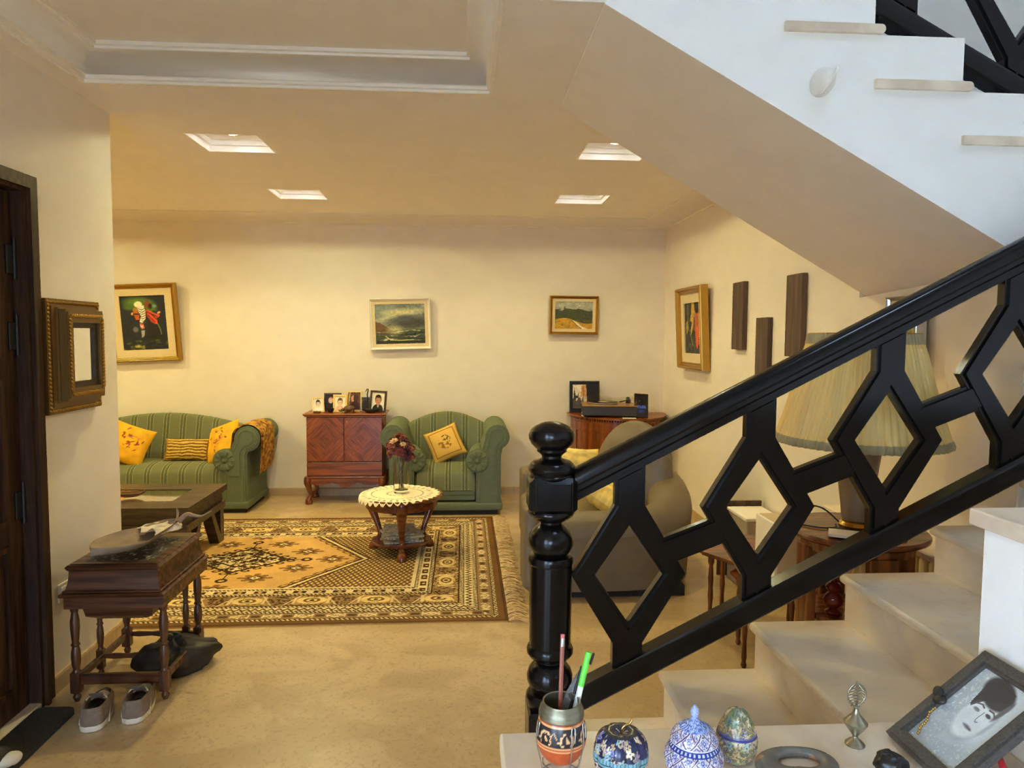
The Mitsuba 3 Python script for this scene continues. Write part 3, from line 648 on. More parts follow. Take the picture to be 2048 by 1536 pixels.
def blobs(bl, smooth_it=2):
    return xf(tm(*(lambda m: (m.vertices, m.faces))(cat(*[xf(trimesh.creation.icosphere(2, 1.0), R('z', r), (x, y, z), (a, b, c)) for x, y, z, a, b, c, r in bl]))), None)
mat('carved_brown', lambda p, n, uv: mix(lin(112, 72, 40), lin(62, 36, 18), fbm(p.x*60, p.y*60, p.z*60, 3)), .4)
mat('ebony', lin(30, 22, 18), .3)
mat('leaf_green', lin(96, 122, 52), .5)
k = thing('animal_figure', 'brown carved tortoise-like animal figure at the front of the cabinet top', 'figurine')
ax, ay = -1.022, 6.545
part(k, 'body', blobs([(ax, ay, TOPZ+.040, .050, .034, .030, 0)]), 'carved_brown', smooth=True)
part(k, 'head', blobs([(ax-.056, ay-.004, TOPZ+.030, .017, .015, .014, 0)]), 'carved_brown', smooth=True)
for dx in (-.03, .03):
    for dy in (-.018, .018): part(k, 'leg', xf(lathe([(.011, 0), (.010, .012), (.012, .024), (.008, .03)], 12), None, (ax+dx, ay+dy, TOPZ)), 'carved_brown', smooth=True)
k = thing('bird_figure', 'slender black long-necked bird figure rising beside the rightmost photograph', 'figurine')
nk = smoothp([(-.868, 6.575, TOPZ+.03), (-.862, 6.575, TOPZ+.09), (-.866, 6.575, TOPZ+.16), (-.858, 6.575, TOPZ+.205), (-.866, 6.575, TOPZ+.212), (-.88, 6.575, TOPZ+.19)], 6)
part(k, 'neck', tube(nk, np.linspace(.007, .0035, len(nk)), 8), 'ebony', smooth=True)
part(k, 'body', blobs([(-.865, 6.575, TOPZ+.022, .03, .018, .022, 0)]), 'ebony', smooth=True)
boat = [(math.cos(t)*.062, math.sin(t)) for t in np.linspace(PI, 2*PI, 13)]
k = solo('boat_dish', 'long black boat shaped dish at the right front of the cabinet top', 'dish',
     xf(surf(lambda u, v: np.stack([(v-.5)*.15, .032*np.cos(u*PI)*(1-(2*v-1)**4), .034-.033*np.sin(u*PI)*(1-(2*v-1)**2*.7)], 1), 17, 21)[0], None, (-.83, 6.535, TOPZ+.001)), 'ebony', smooth=True)
k = thing('trinket', 'dark red beaded trinket lying left of the cabinet front', 'trinket')
part(k, 'beads', blobs([(-1.33+.017*i, 6.53+.006*math.sin(i*2.1), TOPZ+.010, .010, .010, .0100, 0) for i in range(4)]), 'carved_brown', smooth=True)
k = solo('bronze_bowl', 'little dark bronze bowl in front of the second photograph', 'bowl', lathe([(.018, 0), (.020, .006), (.03, .02), (.034, .038), (.030, .039), (.026, .022), (.0, .012)], 24, (-1.198, 6.60, TOPZ)), 'ebony', smooth=35)
k = thing('plant_sprig', 'small green sprig in front of the middle photograph', 'plant')
rs = np.random.RandomState(3); lv = []
for i in range(9):
    q = rs.uniform(0, 2*PI); lv.append(xf(trimesh.creation.icosphere(1, 1.0), R('z', math.degrees(q)) @ R('y', -35), (-1.098+.014*math.cos(q), 6.54+.01*math.sin(q), TOPZ+.016+rs.uniform(0, .012)), (.017, .006, .002)))
for l in lv: part(k, 'leaf', l, 'leaf_green', smooth=True)
part(k, 'pot', lathe([(.010, 0), (.014, .012), (.011, .013), (0, .010)], 16, (-1.098, 6.54, TOPZ)), 'cream_gilt')

# ------------------------------------------------------------------ bow fronted corner cabinet
BX, BYc, BRX, BRY = 1.45, 6.855, .455, .60
bow = lambda rx, ry, n=40, a0=PI, a1=2*PI: [(BX+rx*math.cos(t), BYc+ry*math.sin(t)) for t in np.linspace(a0, a1, n)]
cc = thing('corner_cabinet', 'bow fronted red brown wooden cabinet in the far right corner behind the grey armchair', 'cabinet')
part(cc, 'body', ext(Polygon(bow(BRX-.03, BRY-.03)), .70, 'xy', .06), 'red_wood', smooth=25)
part(cc, 'top', cat(ext(Polygon(bow(BRX, BRY)), .014, 'xy', .776), ext(Polygon(bow(BRX+.012, BRY+.012)).intersection(sbox(0, 0, XR-.002, YB-.002)), .010, 'xy', .782)), 'red_wood_flat', smooth=25)
n_d = 60
for i in range(n_d):
    t = PI+PI*(i+.5)/n_d; x, y = BX+(BRX-.024)*math.cos(t), BYc+(BRY-.024)*math.sin(t)
    part(cc, 'dentil', xf(bx(-.006, .006, -.007, .007, .756, .774), R('z', math.degrees(t)), (x, y, 0)), 'red_wood', smooth=False)
def bow_strip(t0, t1, z0, z1, grow, th):
    o = bow(BRX-.03+grow+th, BRY-.03+grow+th, 16, t0, t1); i_ = bow(BRX-.03+grow-.004, BRY-.03+grow-.004, 16, t0, t1)
    return ext(Polygon(o+i_[::-1]), z1-z0, 'xy', z0)
for t0, t1 in ((PI*1.10, PI*1.38), (PI*1.40, PI*1.68), (PI*1.70, PI*1.93)):
    k = part(cc, 'door', bow_strip(t0, t1, .12, .735, 0, .012), 'red_wood', smooth=25)
    part(k, 'raised_border', cat(bow_strip(t0+.07, t1-.07, .655, .67, .012, .007), bow_strip(t0+.07, t0+.09, .17, .655, .012, .007), bow_strip(t1-.09, t1-.07, .17, .655, .012, .007), bow_strip(t0+.07, t1-.07, .17, .185, .012, .007)), 'red_wood', smooth=25)
    part(k, 'escutcheon', xf(lathe([(.009, 0), (.004, .006), (0, .007)], 12), R('x', 90), (BX+(BRX-.016)*math.cos(t0+.04), BYc+(BRY-.016)*math.sin(t0+.04), .46)), 'brass')
part(cc, 'foot_rail', ext(Polygon(bow(BRX-.05, BRY-.05)), .06, 'xy', 0), 'red_wood', smooth=25)
CTOP = .793
a = Art(70, 74, (26, 20, 16)); a.poly([(.06, .1), (.06, .93), (.56, .93), (.60, .1)], (226, 208, 178)); a.poly([(.36, .5), (.40, .9), (.55, .92), (.57, .5)], (190, 128, 62))
for x, h, wd in ((.13, .82, .05), (.27, .70, .02), (.45, .86, .02)): a.poly([(x-wd, .3), (x-wd*.8, .55), (x, h), (x+wd*.8, .55), (x+wd, .3)], (58, 56, 52))
a.poly([(.06, .1), (.06, .42), (.2, .36), (.32, .5), (.42, .28), (.60, .34), (.60, .1)], (84, 74, 66)); a.ell(.2, .5, .06, .05, (46, 40, 36)); a.grain(.2, 24, 24, 3)
k = thing('picture_frame', 'black framed city picture leaning on the wall behind the record player', 'picture')
photo_frame(k, .285, .30, .014, .016, 'black_frame', a, (1.145, 6.80, CTOP+.001), 0, -4)
rp = thing('record_player', 'dark record player with a clear lid on the bow fronted cabinet', 'record player')
mat('player_wood', lin(44, 36, 28), .45); mat('player_top', lin(150, 108, 60), .35); mat('vinyl', lin(18, 17, 16), .25)
scene['acrylic'] = {'type': 'thindielectric', 'int_ior': 1.49}
RM = lambda m: xf(m, R('z', -7), (1.325, 6.545, CTOP))
for x, y in ((-.21, -.13), (.21, -.13), (-.21, .13), (.21, .13)): part(rp, 'foot', RM(lathe([(.016, .0005), (.018, .008), (.014, .014)], 14, (x, y, 0))), 'iron')
part(rp, 'plinth', RM(bx(-.245, .245, -.165, .165, .014, .098, .006)), 'player_wood')
part(rp, 'deck', RM(bx(-.245, .245, -.165, .165, .098, .108, .003)), 'player_top')
k = part(rp, 'platter', RM(lathe([(.135, .108), (.137, .114), (.137, .122), (.133, .126)], 40, (-.05, .01, 0))), 'steel'); part(k, 'record', RM(lathe([(.134, .1265), (.134, .129)], 40, (-.05, .01, 0))), 'vinyl')
part(k, 'record_label', RM(lathe([(.045, .1292), (.045, .1300)], 24, (-.05, .01, 0))), 'cream_gilt')
part(rp, 'tone_arm', RM(cat(tube(smoothp([(.19, .11, .150), (.18, .04, .152), (.15, -.05, .146), (.09, -.09, .136)], 6), .0055, 8), lathe([(.024, .108), (.024, .14), (.014, .15), (.014, .162), (0, .164)], 20, (.19, .11, 0)), xf(lathe([(.014, 0), (.016, .03), (.010, .04)], 16), R('x', -90), (.19, .12, .151)))), 'iron')
part(rp, 'lid', RM(cat(bx(-.24, .24, -.155, .16, .186, .189), bx(-.24, .24, -.155, -.152, .110, .186), bx(-.24, -.237, -.155, .16, .110, .186), bx(.237, .24, -.155, .16, .110, .186))), 'acrylic', smooth=False, label='clear plastic lid')
k = thing('white_figurine', 'tiny white figurine at the left end of the bow fronted cabinet', 'figurine')
part(k, 'figure', lathe([(.016, 0), (.017, .012), (.010, .02), (.016, .032), (.014, .042), (.008, .047), (.012, .056), (.008, .066), (0, .069)], 20, (1.085, 6.50, CTOP)), 'trim_white', smooth=40)
k = thing('tablet', 'black tablet with a glowing blue clock standing on the bow fronted cabinet', 'tablet')
TM = lambda m: xf(m, R('z', 6) @ R('x', -14) @ R('y', 4), (1.585, 6.365, CTOP+.004))
part(k, 'body', TM(rb(-.066, .066, -.005, .005, 0, .215, .0045, 3)), 'black_frame', smooth=40)
a = Art(60, 100, (12, 13, 20)); a.ell(.5, .30, .42, .16, (20, 34, 96), soft=1.2, a=.8); a.ell(.45, .22, .2, .06, (30, 60, 180), soft=1.0); a.line([(.3, .9), (.7, .9)], .01, (52, 56, 60)); a.ell(.35, .7, .06, .03, (90, 92, 96))
m, col = art_plate(a, .118, .195); part(k, 'screen', TM(xf(m, None, (0, -.0055, .1075))), 'print_gloss', smooth=False, color=col)
scene['screen_digits'] = {'type': 'diffuse', 'reflectance': C(lin(90, 130, 230))}
d = xf(meshkit.text_mesh('21:51', .021, .0006, False), None); w_ = d.bounds[1][0]
e = part(k, 'clock_digits', TM(tm(np.stack([d.vertices[:, 0]-w_/2, -.0058-d.vertices[:, 2], d.vertices[:, 1]+.085], 1), d.faces)), 'screen_digits', smooth=False, label='glowing blue digits')
scene[e]['emitter'] = {'type': 'area', 'radiance': C((.10, .22, .75))}
part(k, 'stand', bx(1.545, 1.625, 6.345, 6.42, CTOP, CTOP+.008, .002), 'iron')
solo('paper_note', 'white sheet of paper at the front edge of the bow fronted cabinet', 'paper', xf(bx(-.06, .06, -.035, .035, 0, .002), R('z', -8), (1.47, 6.335, CTOP)), 'trim_white', smooth=False)

# ------------------------------------------------------------------ taupe leather tub armchair seen from behind the railing
gc = thing('armchair', 'taupe leather tub armchair with a round back, seen through the railing', 'armchair')
def U_shell(z0, z1, inset, thick, taper=0.0):
    """Horseshoe wall of the chair, open to the left."""
    return None
GX0, GX1, GY0, GY1 = .36, 1.46, 4.03, 5.46
def superpath(t):    # centre line of the horseshoe from the near arm front round the back to the far arm front
    return t
ys = .15
line = smoothp([(GX0+.02, GY0+ys), (.75, GY0+ys-.01), (1.08, GY0+ys+.02), (1.27, GY0+.32), (1.34, 4.75), (1.30, 5.12), (1.10, GY1-ys), (.75, GY1-ys+.01), (GX0+.10, GY1-ys)], 8)
def shell_mesh(line, hw, zb, hfun, n=12):
    t = np.gradient(line, axis=0); t /= np.linalg.norm(t, axis=1, keepdims=True); nrm = np.stack([t[:, 1], -t[:, 0]], 1)   # outward
    s = np.linspace(0, 1, len(line)); V = []
    for i in range(len(line)):
        H = hfun(s[i]); R_ = hw*.92; sec = [(-hw, zb), (-hw, H-R_)]+[(-R_*math.cos(q)*hw/R_, H-R_+R_*math.sin(q)) for q in np.linspace(0, PI, n)]+[(hw, H-R_), (hw*.93, .30), (hw*.80, zb)]
        for d, z in sec: V.append((line[i][0]+nrm[i][0]*d, line[i][1]+nrm[i][1]*d, z))
    k = len(sec); L = len(line); i, j = np.meshgrid(np.arange(L-1), np.arange(k), indexing='ij'); a = (i*k+j).ravel(); b = (i*k+(j+1) % k).ravel()
    f = np.stack([a, b, b+k, a+k], 1); f = np.vstack([f[:, [0, 1, 2]], f[:, [0, 2, 3]]])
    caps = [[0, j+1, j] for j in range(1, k-1)]+[[(L-1)*k, (L-1)*k+j, (L-1)*k+j+1] for j in range(1, k-1)]
    return tm(np.array(V), np.vstack([f, caps]))
part(gc, 'shell', shell_mesh(line, .135, .045, lambda s: .49+.15*math.exp(-((s-.52)/.17)**2)+.04*max(0,(s-.7)/.3)), 'taupe_leather', smooth=45, label='horseshoe arms and back in taupe leather')
front = lambda y, x: rb(x-.05, x+.05, y-.13, y+.13, .05, .545, .045, 4)
part(gc, 'arm_front', front(GY0+ys, GX0+.03), 'taupe_leather', smooth=45); part(gc, 'arm_front', front(GY1-ys, GX0+.11), 'taupe_leather', smooth=45)
def hump(u, v):      # round headrest cushion: a thick disc leaning in the horseshoe
    th, r = u*2*PI, np.sin(v*PI)**.7
    return np.stack([np.cos(v*PI)*.095*(1+0*th), r*np.cos(th)*.285, r*np.sin(th)*.36], 1)
m, _ = surf(hump, 49, 25)
part(gc, 'headrest', xf(m, R('z', 48) @ R('y', 8), (1.13, 4.74, .60)), 'taupe_leather', smooth=True, label='round back cushion')
part(gc, 'seat', rb(.40, 1.22, 4.28, 5.20, .12, .40, .07, 5), 'taupe_leather', smooth=45)
part(gc, 'base', bx(.44, 1.30, 4.10, 5.40, 0.0, .06), 'dark_gap_shade', smooth=False)  # dark block for the shadow gap below the tub chair
yc = lambda uv, s: (np.array([222., 196, 120])*(0.75+.5*meshkit.fbm(np.stack([uv[:, 0]*9, uv[:, 1]*22, uv[:, 0]*0+s], 1), 4, s))[:, None]/255).clip(0, 1)**2.2
m, uv = pillow(.40, .40, .16, 44, seed=11)
k = thing('cushion', 'pale yellow embroidered cushion lying on the taupe armchair seat', 'cushion'); place_pillow(k, m, yc(uv, 3), 70, -62, 10, (.93, 4.58, .485))
m, uv = pillow(.36, .36, .14, 44, seed=12)
k = thing('cushion', 'pale yellow cushion propped at the far arm of the taupe armchair', 'cushion'); place_pillow(k, m, yc(uv, 7), 8, -28, 6, (.80, 5.10, .555))

# ------------------------------------------------------------------ round table with doily
RX, RY_, RZ = -.43, 5.02, .42
rt = thing('round_table', 'small round mahogany table on cabriole legs with a lower shelf, standing on the rug', 'table')
part(rt, 'top', lathe([(.275, RZ-.024), (.285, RZ-.016), (.288, RZ-.008), (.282, RZ)], 56, (RX, RY_, 0)), 'table_wood', smooth=30)
part(rt, 'apron', lathe([(.245, RZ-.085), (.248, RZ-.08), (.25, RZ-.024)], 48, (RX, RY_, 0)), 'table_wood', smooth=30)
for q in (265, 25, 145 ,): pass
for q in (-85, 35, 155):
    o = (math.cos(math.radians(q)), math.sin(math.radians(q)))
    lg = cabriole(RZ-.03, .034, o)
    v = lg.vertices; s = np.interp(v[:, 2], [0, .1, .25, .39], [-.005, -.045, -.01, .015])
    part(rt, 'leg', xf(tm(v+np.stack([o[0]*s, o[1]*s, 0*s], 1), lg.faces), None, (RX+o[0]*.225, RY_+o[1]*.225, .012)), 'table_wood', smooth=True)
part(rt, 'shelf', lathe([(.20, .085), (.208, .09), (.208, .097), (.20, .102)], 40, (RX, RY_, 0)), 'table_wood', smooth=30)
scallop = [(.262+.016*abs(math.cos(t*18)), t) for t in np.linspace(0, 2*PI, 289)[:-1]]
def doily_mesh():
    rings = [0.0, .045, .06, .068, .08, .17, .178, .186, .20, .235, .255]
    n = 288; t = np.arange(n)*2*PI/n; V, F, Cc = [], [], []
    cx, cy = RX-.028, RY_-.012
    for r in rings+[None, None]:
        rr = np.full(n, r if r is not None else 0.0)
        if r is None: rr = np.array([.268+.020*abs(math.cos(q*17)) for q in t]) if len(V) == len(rings)*n else np.array([.272+.026*abs(math.cos(q*17)) for q in t])
        x, y = cx+rr*np.cos(t), cy+rr*np.sin(t); d = np.hypot(x-RX, y-RY_)
        z = np.where(d > .284, RZ+.003-(d-.284)*1.0, RZ+.003); k = np.where(d > .284, .288+(d-.284)*.22, d)/np.maximum(d, 1e-9)
        x, y = RX+(x-RX)*k, RY_+(y-RY_)*k
        V += list(np.stack([x, y, z], 1))
        dark = np.zeros(n, bool)
        if r in (.068,): dark = np.cos(t*14) > -.5
        if r in (.178,): dark = np.cos(t*34) > -.6
        if r in (.235,): dark = np.cos(t*34) > .55
        Cc += [lin(96, 60, 30) if q else lin(238, 226, 190) for q in dark]
    for i in range(len(rings)+1):
        for j in range(n): F.append((i*n+j, (i+1)*n+j, (i+1)*n+(j+1) % n, i*n+(j+1) % n))
    return tm(np.array(V), F), np.array(Cc)
m, col = doily_mesh()
solo('doily', 'round cream crocheted doily with a scalloped edge on the small round table', 'doily', m, 'fabric_print', smooth=True, color=col)
vz = RZ+.0035
vs = thing('glass_vase', 'clear glass cylinder vase holding dried flowers on the round table', 'vase')
scene['clear_glass'] = {'type': 'dielectric', 'int_ior': 1.5, 'ext_ior': 1.0}
VX, VY = -.432, 5.03
part(vs, 'body', lathe([(.050, 0), (.053, .006), (.054, .05), (.055, .225), (.052, .225), (.049, .05), (.046, .022), (0, .02)], 40, (VX, VY, vz)), 'clear_glass', smooth=40)
bq = thing('dried_bouquet', 'bunch of dried dark red and cream flowers standing in the glass vase', 'flowers')
mat('stem_brown', lin(92, 74, 46), .8)
rs = np.random.RandomState(12)
for i in range(12):
    q, r = rs.uniform(0, 2*PI), rs.uniform(.0, .075); b_ = (VX+.018*math.cos(q+2), VY+.018*math.sin(q+2), vz+.026)
    part(bq, 'stem', tube([b_, (VX+.015*math.cos(q), VY+.015*math.sin(q), vz+.2), (VX-.005+r*math.cos(q), VY+r*.7*math.sin(q), vz+.29)], .0022, 5), 'stem_brown', smooth=True)
fm_ = [mat('petal_wine', lin(104, 38, 42), .8), mat('petal_rust', lin(150, 78, 58), .8), mat('petal_cream', lin(206, 172, 130), .8), mat('petal_plum', lin(84, 40, 48), .8)]
def flower(r, rs):
    ms = []
    for ring, (n, tilt, k) in enumerate(((5, 25, .55), (6, 55, .85), (7, 80, 1.0))):
        for j in range(n):
            m = xf(trimesh.creation.icosphere(1, 1.0), None, (0, 0, .55), (.30, .07, .55)); ms.append(xf(xf(m, R('x', tilt+rs.uniform(-8, 8)) @ np.eye(3), (0, 0, 0), (k*r, k*r, k*r)), R('z', j*360/n+ring*25)))
    return cat(*ms)
for i in range(84):
    q, h = rs.uniform(0, 2*PI), rs.uniform(-.55, 1); r = math.sqrt(max(0, 1-h*h*.8))*rs.uniform(.6, 1.0)
    x, y, z = VX-.005+.092*r*math.cos(q), VY+.080*r*math.sin(q), vz+.315+.085*h-.03*(math.cos(q) > .5)
    part(bq, 'flower', xf(flower(rs.uniform(.020, .032), rs), R('z', math.degrees(q)) @ R('y', 55-50*h), (x, y, z)), fm_[rs.choice(4, p=[.38, .24, .14, .24])], smooth=True)
GN = 'folded newspapers on the lower shelf'
mat('newsprint', lambda p, n, uv: mix(lin(176, 168, 148), lin(120, 114, 102), smoothstep(.45, .6, noise(p.x*60, p.y*220, 0.0))), .9)
for i, (rz, dx, dy, w) in enumerate(((12, 0, 0, .27), (-8, .01, .01, .26), (20, .0, -.01, .25), (4, -.02, .02, .22))):
    z = .102+.0165*i
    m = rb(-w/2, w/2, -.14, .14, 0, .016, .006, 2)
    solo('newspaper', ['folded grey newspaper lowest on the shelf of the round table', 'second folded newspaper from the bottom of the pile under the round table', 'third folded newspaper in the pile under the round table', 'folded newspaper on top of the pile under the round table'][i], 'newspaper', xf(m, R('z', rz), (RX+dx, RY_+dy, z+.0003)), 'newsprint', smooth=40, group=GN)
# ------------------------------------------------------------------ oriental rug
def rug():
    cx, cy, a, b = -1.48, 4.865, 1.725, 1.115
    xs = np.concatenate([np.arange(cx-a, -2.3, .02), np.arange(-2.3, cx+a+.001, .0047)]); ys = np.linspace(cy-b, cy+b, 460)
    X, Y = np.meshgrid(xs, ys, indexing='ij'); px, py = np.abs(X-cx), np.abs(Y-cy)
    dx, dy = a-px, b-py; d = np.minimum(dx, dy); s = np.where(dx < dy, Y-cy, X-cx)
    nz = lambda f, k=0: meshkit.fbm(np.stack([X*f, Y*f, 0*X+k], -1), 3, k)
    cream, gold, mid, dark, brown = [np.array(c, float) for c in ((206, 182, 134), (194, 152, 88), (138, 108, 70), (60, 40, 24), (108, 74, 40))]
    col = np.tile(gold, X.shape+(1,)).astype(float)
    def put(m, c, k=1.0):
        m = np.asarray(m, float)[..., None]*k; col[:] = col*(1-m)+np.asarray(c)*m
    band = lambda lo, hi: (d >= lo) & (d < hi)
    barber = lambda per: (np.floor((s+d*.8)/per*2) % 2) == 0
    put(band(0, .055), brown); put(band(.012, .018), dark)
    put(band(.055, .080), dark); put(band(.058, .077) & barber(.026), cream)
    put(band(.080, .160), mid)
    u = (s+10) % .17-.085; v = d-.12
    st_ = ((np.abs(u)/.055+np.abs(v)/.030) < 1) & ((np.abs(u)/.055+np.abs(v)/.030) > .45) | (np.hypot(u, v) < .010) | ((np.abs(np.abs(u)-.045) < .006) & (np.abs(v) < .026))
    put(band(.080, .160) & st_ & (nz(90, 2) > .38), cream); put(band(.080, .160) & (np.hypot(np.abs(u)-.075, v) < .016), dark, .7)
    put(band(.160, .190), dark); put(band(.164, .186) & barber(.024), cream)
    put(band(.190, .240), cream); zz = np.abs(((s+10) % .044)-.022)/.022*.03+.20
    put(band(.190, .240) & (np.abs(d-zz) < .0075), dark); put(band(.190, .240) & (np.abs(d-zz+.012) < .003), mid)
    put(band(.240, .270), dark); put(band(.244, .266) & barber(.024), cream)
    put(band(.270, .432), np.array((160, 126, 76.)))
    u = (s+10.0) % .36-.18; v = d-.351
    q1 = np.hypot(u/.085, v/.055); q2 = np.hypot((np.abs(u)-.18)/.085, v/.060)
    put(band(.275, .427) & (q2 < 1), mid); put(band(.275, .427) & (q2 < 1) & (nz(70, 3) > .52), dark, .85)
    put(band(.275, .427) & (q1 < 1), np.array((206, 178, 116.))); put(band(.275, .427) & (q1 < 1.0) & (np.abs(np.hypot(u/.05, v/.035)-.8) < .18), brown); put(band(.275, .427) & (np.hypot(u, v) < .014), dark)
    sc2 = (np.abs(v) > .045) & (nz(120, 4) > .55); put(band(.275, .427) & sc2, dark, .75)
    hook = (np.abs(np.abs(u)-.095) < .008) & (np.abs(v) < .05) | (np.abs(np.abs(u)-.11+v*.5) < .005); put(band(.275, .427) & hook, cream, .9)
    put(band(.270, .275) | band(.427, .432), dark)
    put(band(.432, .460), dark); put(band(.436, .456) & barber(.024), cream)
    put(band(.460, .515), cream); u = (s+10) % .115-.0575
    put(band(.460, .515) & (np.abs(u) < .036) & (np.abs(d-.488) < .020), dark); put(band(.460, .515) & (np.hypot(u, d-.488) < .012), gold)
    put(band(.515, .542), dark); put(band(.519, .538) & barber(.024), cream); put(band(.542, .562), cream)
    F = d >= .562
    hx, hy = a-.562, b-.562
    t = px/.80+np.maximum(0, (py/(hy))-.0)*.50          # hexagonal field: tip at .80, flat sides
    sp = F & (t > 1.0)
    put(sp, np.array((172, 136, 80.)))
    cell = .036; uu, vv = (X+Y*.55)/cell, (X-Y*.55)/cell*1.0
    net = (np.abs((uu % 1)-.5) > .34) | (np.abs((vv % 1)-.5) > .34); put(sp & net, dark, .82); put(sp & (np.hypot((uu % 1)-.5, (vv % 1)-.5) < .16), cream, .8)
    tt = (t-1.0); along = py+px*.4
    put(F & (np.abs(tt+.005) < .012), dark); put(F & (np.abs(tt-.03) < .014), cream); put(F & (np.abs(tt-.06) < .010), dark)
    put(F & (np.abs(tt+.035) < .032) & (np.hypot(((py+5) % .075-.0375)/.034, (tt+.03)/.034) < 1), brown); put(F & (np.hypot(((py+5) % .075-.0375)/.018, (tt+.03)/.016) < 1), gold)
    inn = F & (tt < -.07)
    def rosette(x, y, r):
        u, v = np.abs(px-x), np.abs((Y-cy if y else Y-cy)-0)-0 if False else np.abs(py-y)
        m = (u/r+v/(r*.8)) < 1; put(inn & m, brown, .85); put(inn & ((u/(r*.62)+v/(r*.5)) < 1), dark); put(inn & ((u/(r*.42)+v/(r*.34)) < 1), cream); put(inn & (np.hypot(u, v) < r*.12), dark)
        for ux, vy in ((r*1.05, 0), (0, r*.82), (r*.62, r*.5)): put(inn & (np.hypot((u-ux)/.022, (v-vy)/.016) < 1), brown, .8)
    for x, y in ((.19, .365), (.40, .18), (.60, .0), (0.0, .56)): rosette(x, y, .085)
    md = px/.33+py/.27
    put(inn & (md < 1), cream); put(inn & (md < 1) & (nz(60, 6) > .47), dark); put(inn & (np.abs(md-.95) < .05), dark); put(inn & (np.abs(md-.55) < .04), dark)
    for k in range(6):
        f = (k+.5)/6; x, y = .36*f, .30*(1-f); put(inn & (np.hypot((px-x)/.030, (py-y)/.022) < 1), dark); put(inn & (np.hypot((px-x)/.014, (py-y)/.010) < 1), gold)
    put(inn & (px < .006) & (py > .25) & (py < .40), dark); put(inn & (np.abs(np.hypot(px-.0, py-.41)-.028) < .010), dark); put(inn & (np.abs(np.hypot(px-.43, py)-.028) < .010), dark); put(inn & (py < .004) & (px > .30) & (px < .42), dark)
    col *= (.90+.2*nz(7, 8))[..., None]*(.93+.14*nz(150, 9))[..., None]
    z = np.full(X.shape, .009)+.0015*nz(60, 1); z[0] = z[-1] = .0005; z[:, 0] = z[:, -1] = .0005
    n0, n1 = X.shape; i, j = np.meshgrid(np.arange(n0-1), np.arange(n1-1), indexing='ij'); k = (i*n1+j).ravel()
    m = tm(np.stack([X.ravel(), Y.ravel(), z.ravel()], 1), np.stack([k, k+n1, k+n1+1, k+1], 1))
    c = np.clip(col, 0, 255).reshape(-1, 3)/255
    return m, np.where(c <= .04045, c/12.92, ((c+.055)/1.055)**2.4)
rg = thing('rug', 'large golden beige oriental rug with patterned borders and a central medallion', 'rug')
m, c = rug(); part(rg, 'pile', m, 'fabric_print', smooth=True, color=c)
rs = np.random.RandomState(7); ms = []
mat('fringe_thread', lambda p, n, uv: mix(lin(232, 208, 162), lin(186, 156, 110), noise(p.x*90, p.y*120, p.z*50)), .95, specular=.1)
for i in range(420):
    y = rs.uniform(3.755, 5.97); L = rs.uniform(.07, .125); b_ = rs.uniform(-.035, .035); h = rs.uniform(.002, .012)+(.014 if y < 4.6 else 0)*rs.rand()
    p_ = [(.243, y, .006), (.243+L*.35, y+b_*.4, .004+h), (.243+L*.7, y+b_, .004+h*.6), (.243+L, y+b_*1.6+rs.uniform(-.02, .02), .0035)]
    ms.append(tube(smoothp(p_, 2), rs.uniform(.002, .0042), 3, flat=.7))
stuff(rg, 'fringe', cat(*ms), 'fringe_thread', smooth=True, label='cream knotted fringe along the right end')

# ------------------------------------------------------------------ coffee table
ct = thing('coffee_table', 'low dark wooden coffee table with a glass topped tray before the sofa', 'coffee table')
tx0, tx1, ty0, ty1, tz = -2.62, -1.735, 4.64, 5.40, .42
top = sbox(tx0, ty0, tx1, ty1); ins = sbox(tx0+.19, ty0+.20, tx1-.175, ty1-.19)
part(ct, 'top_frame', ext(top.difference(ins), .042, 'xy', tz-.042), 'dark_table_wood', smooth=False)
part(ct, 'glass_panel', bx(tx0+.19, tx1-.175, ty0+.20, ty1-.19, tz-.008, tz-.004), 'acrylic', smooth=False, label='clear glass panel')
part(ct, 'tray', cat(bx(tx0+.17, tx1-.155, ty0+.18, ty1-.17, tz-.10, tz-.088), ext(ins.buffer(.012, join_style=2).difference(ins), .05, 'xy', tz-.09)), 'player_top', smooth=False)
part(ct, 'lower_frame', ext(top.buffer(-.012, join_style=2).difference(top.buffer(-.05, join_style=2)), .05, 'xy', .255), 'dark_table_wood', smooth=False)
part(ct, 'shadow_rail', ext(top.buffer(-.03, join_style=2).difference(top.buffer(-.06, join_style=2)), .075, 'xy', .304), 'dark_table_wood', smooth=False)
part(ct, 'shelf', bx(tx0+.05, tx1-.05, ty0+.05, ty1-.05, .262, .275), 'dark_table_wood', smooth=False)
for sx in (0, 1):
    for sy in (0, 1):
        x = tx1-.055 if sx else tx0+.055; y = ty1-.03 if sy else ty0+.03; s = -1 if sy else 1
        P = Polygon([(y, .012), (y, .26), (y+s*.07, .26), (y+s*.07, .07), (y+s*.20, .26), (y+s*.26, .26), (y+s*.105, .012)])
        part(ct, 'leg', ext(P.buffer(0), .07, 'yz', x-.035), 'dark_table_wood', smooth=False)
mat('shell', lambda p, n, uv: mix(lin(240, 226, 190), lin(206, 172, 116), noise(p.x*40, p.y*40, 1.0)), .5)
rs = np.random.RandomState(5); ms = []
for i in range(260):
    x, y = rs.uniform(-2.42, -1.925), 4.86+.15*abs(rs.normal(0, .55)); r = rs.uniform(.010, .021)
    if y > 5.14: continue
    ms.append(xf(trimesh.creation.icosphere(1, 1.0), R('z', rs.uniform(0, 180)) @ R('x', rs.uniform(-30, 30)), (x, y, tz-.078+rs.uniform(0, .018)), (r*1.3, r, r*.6)))
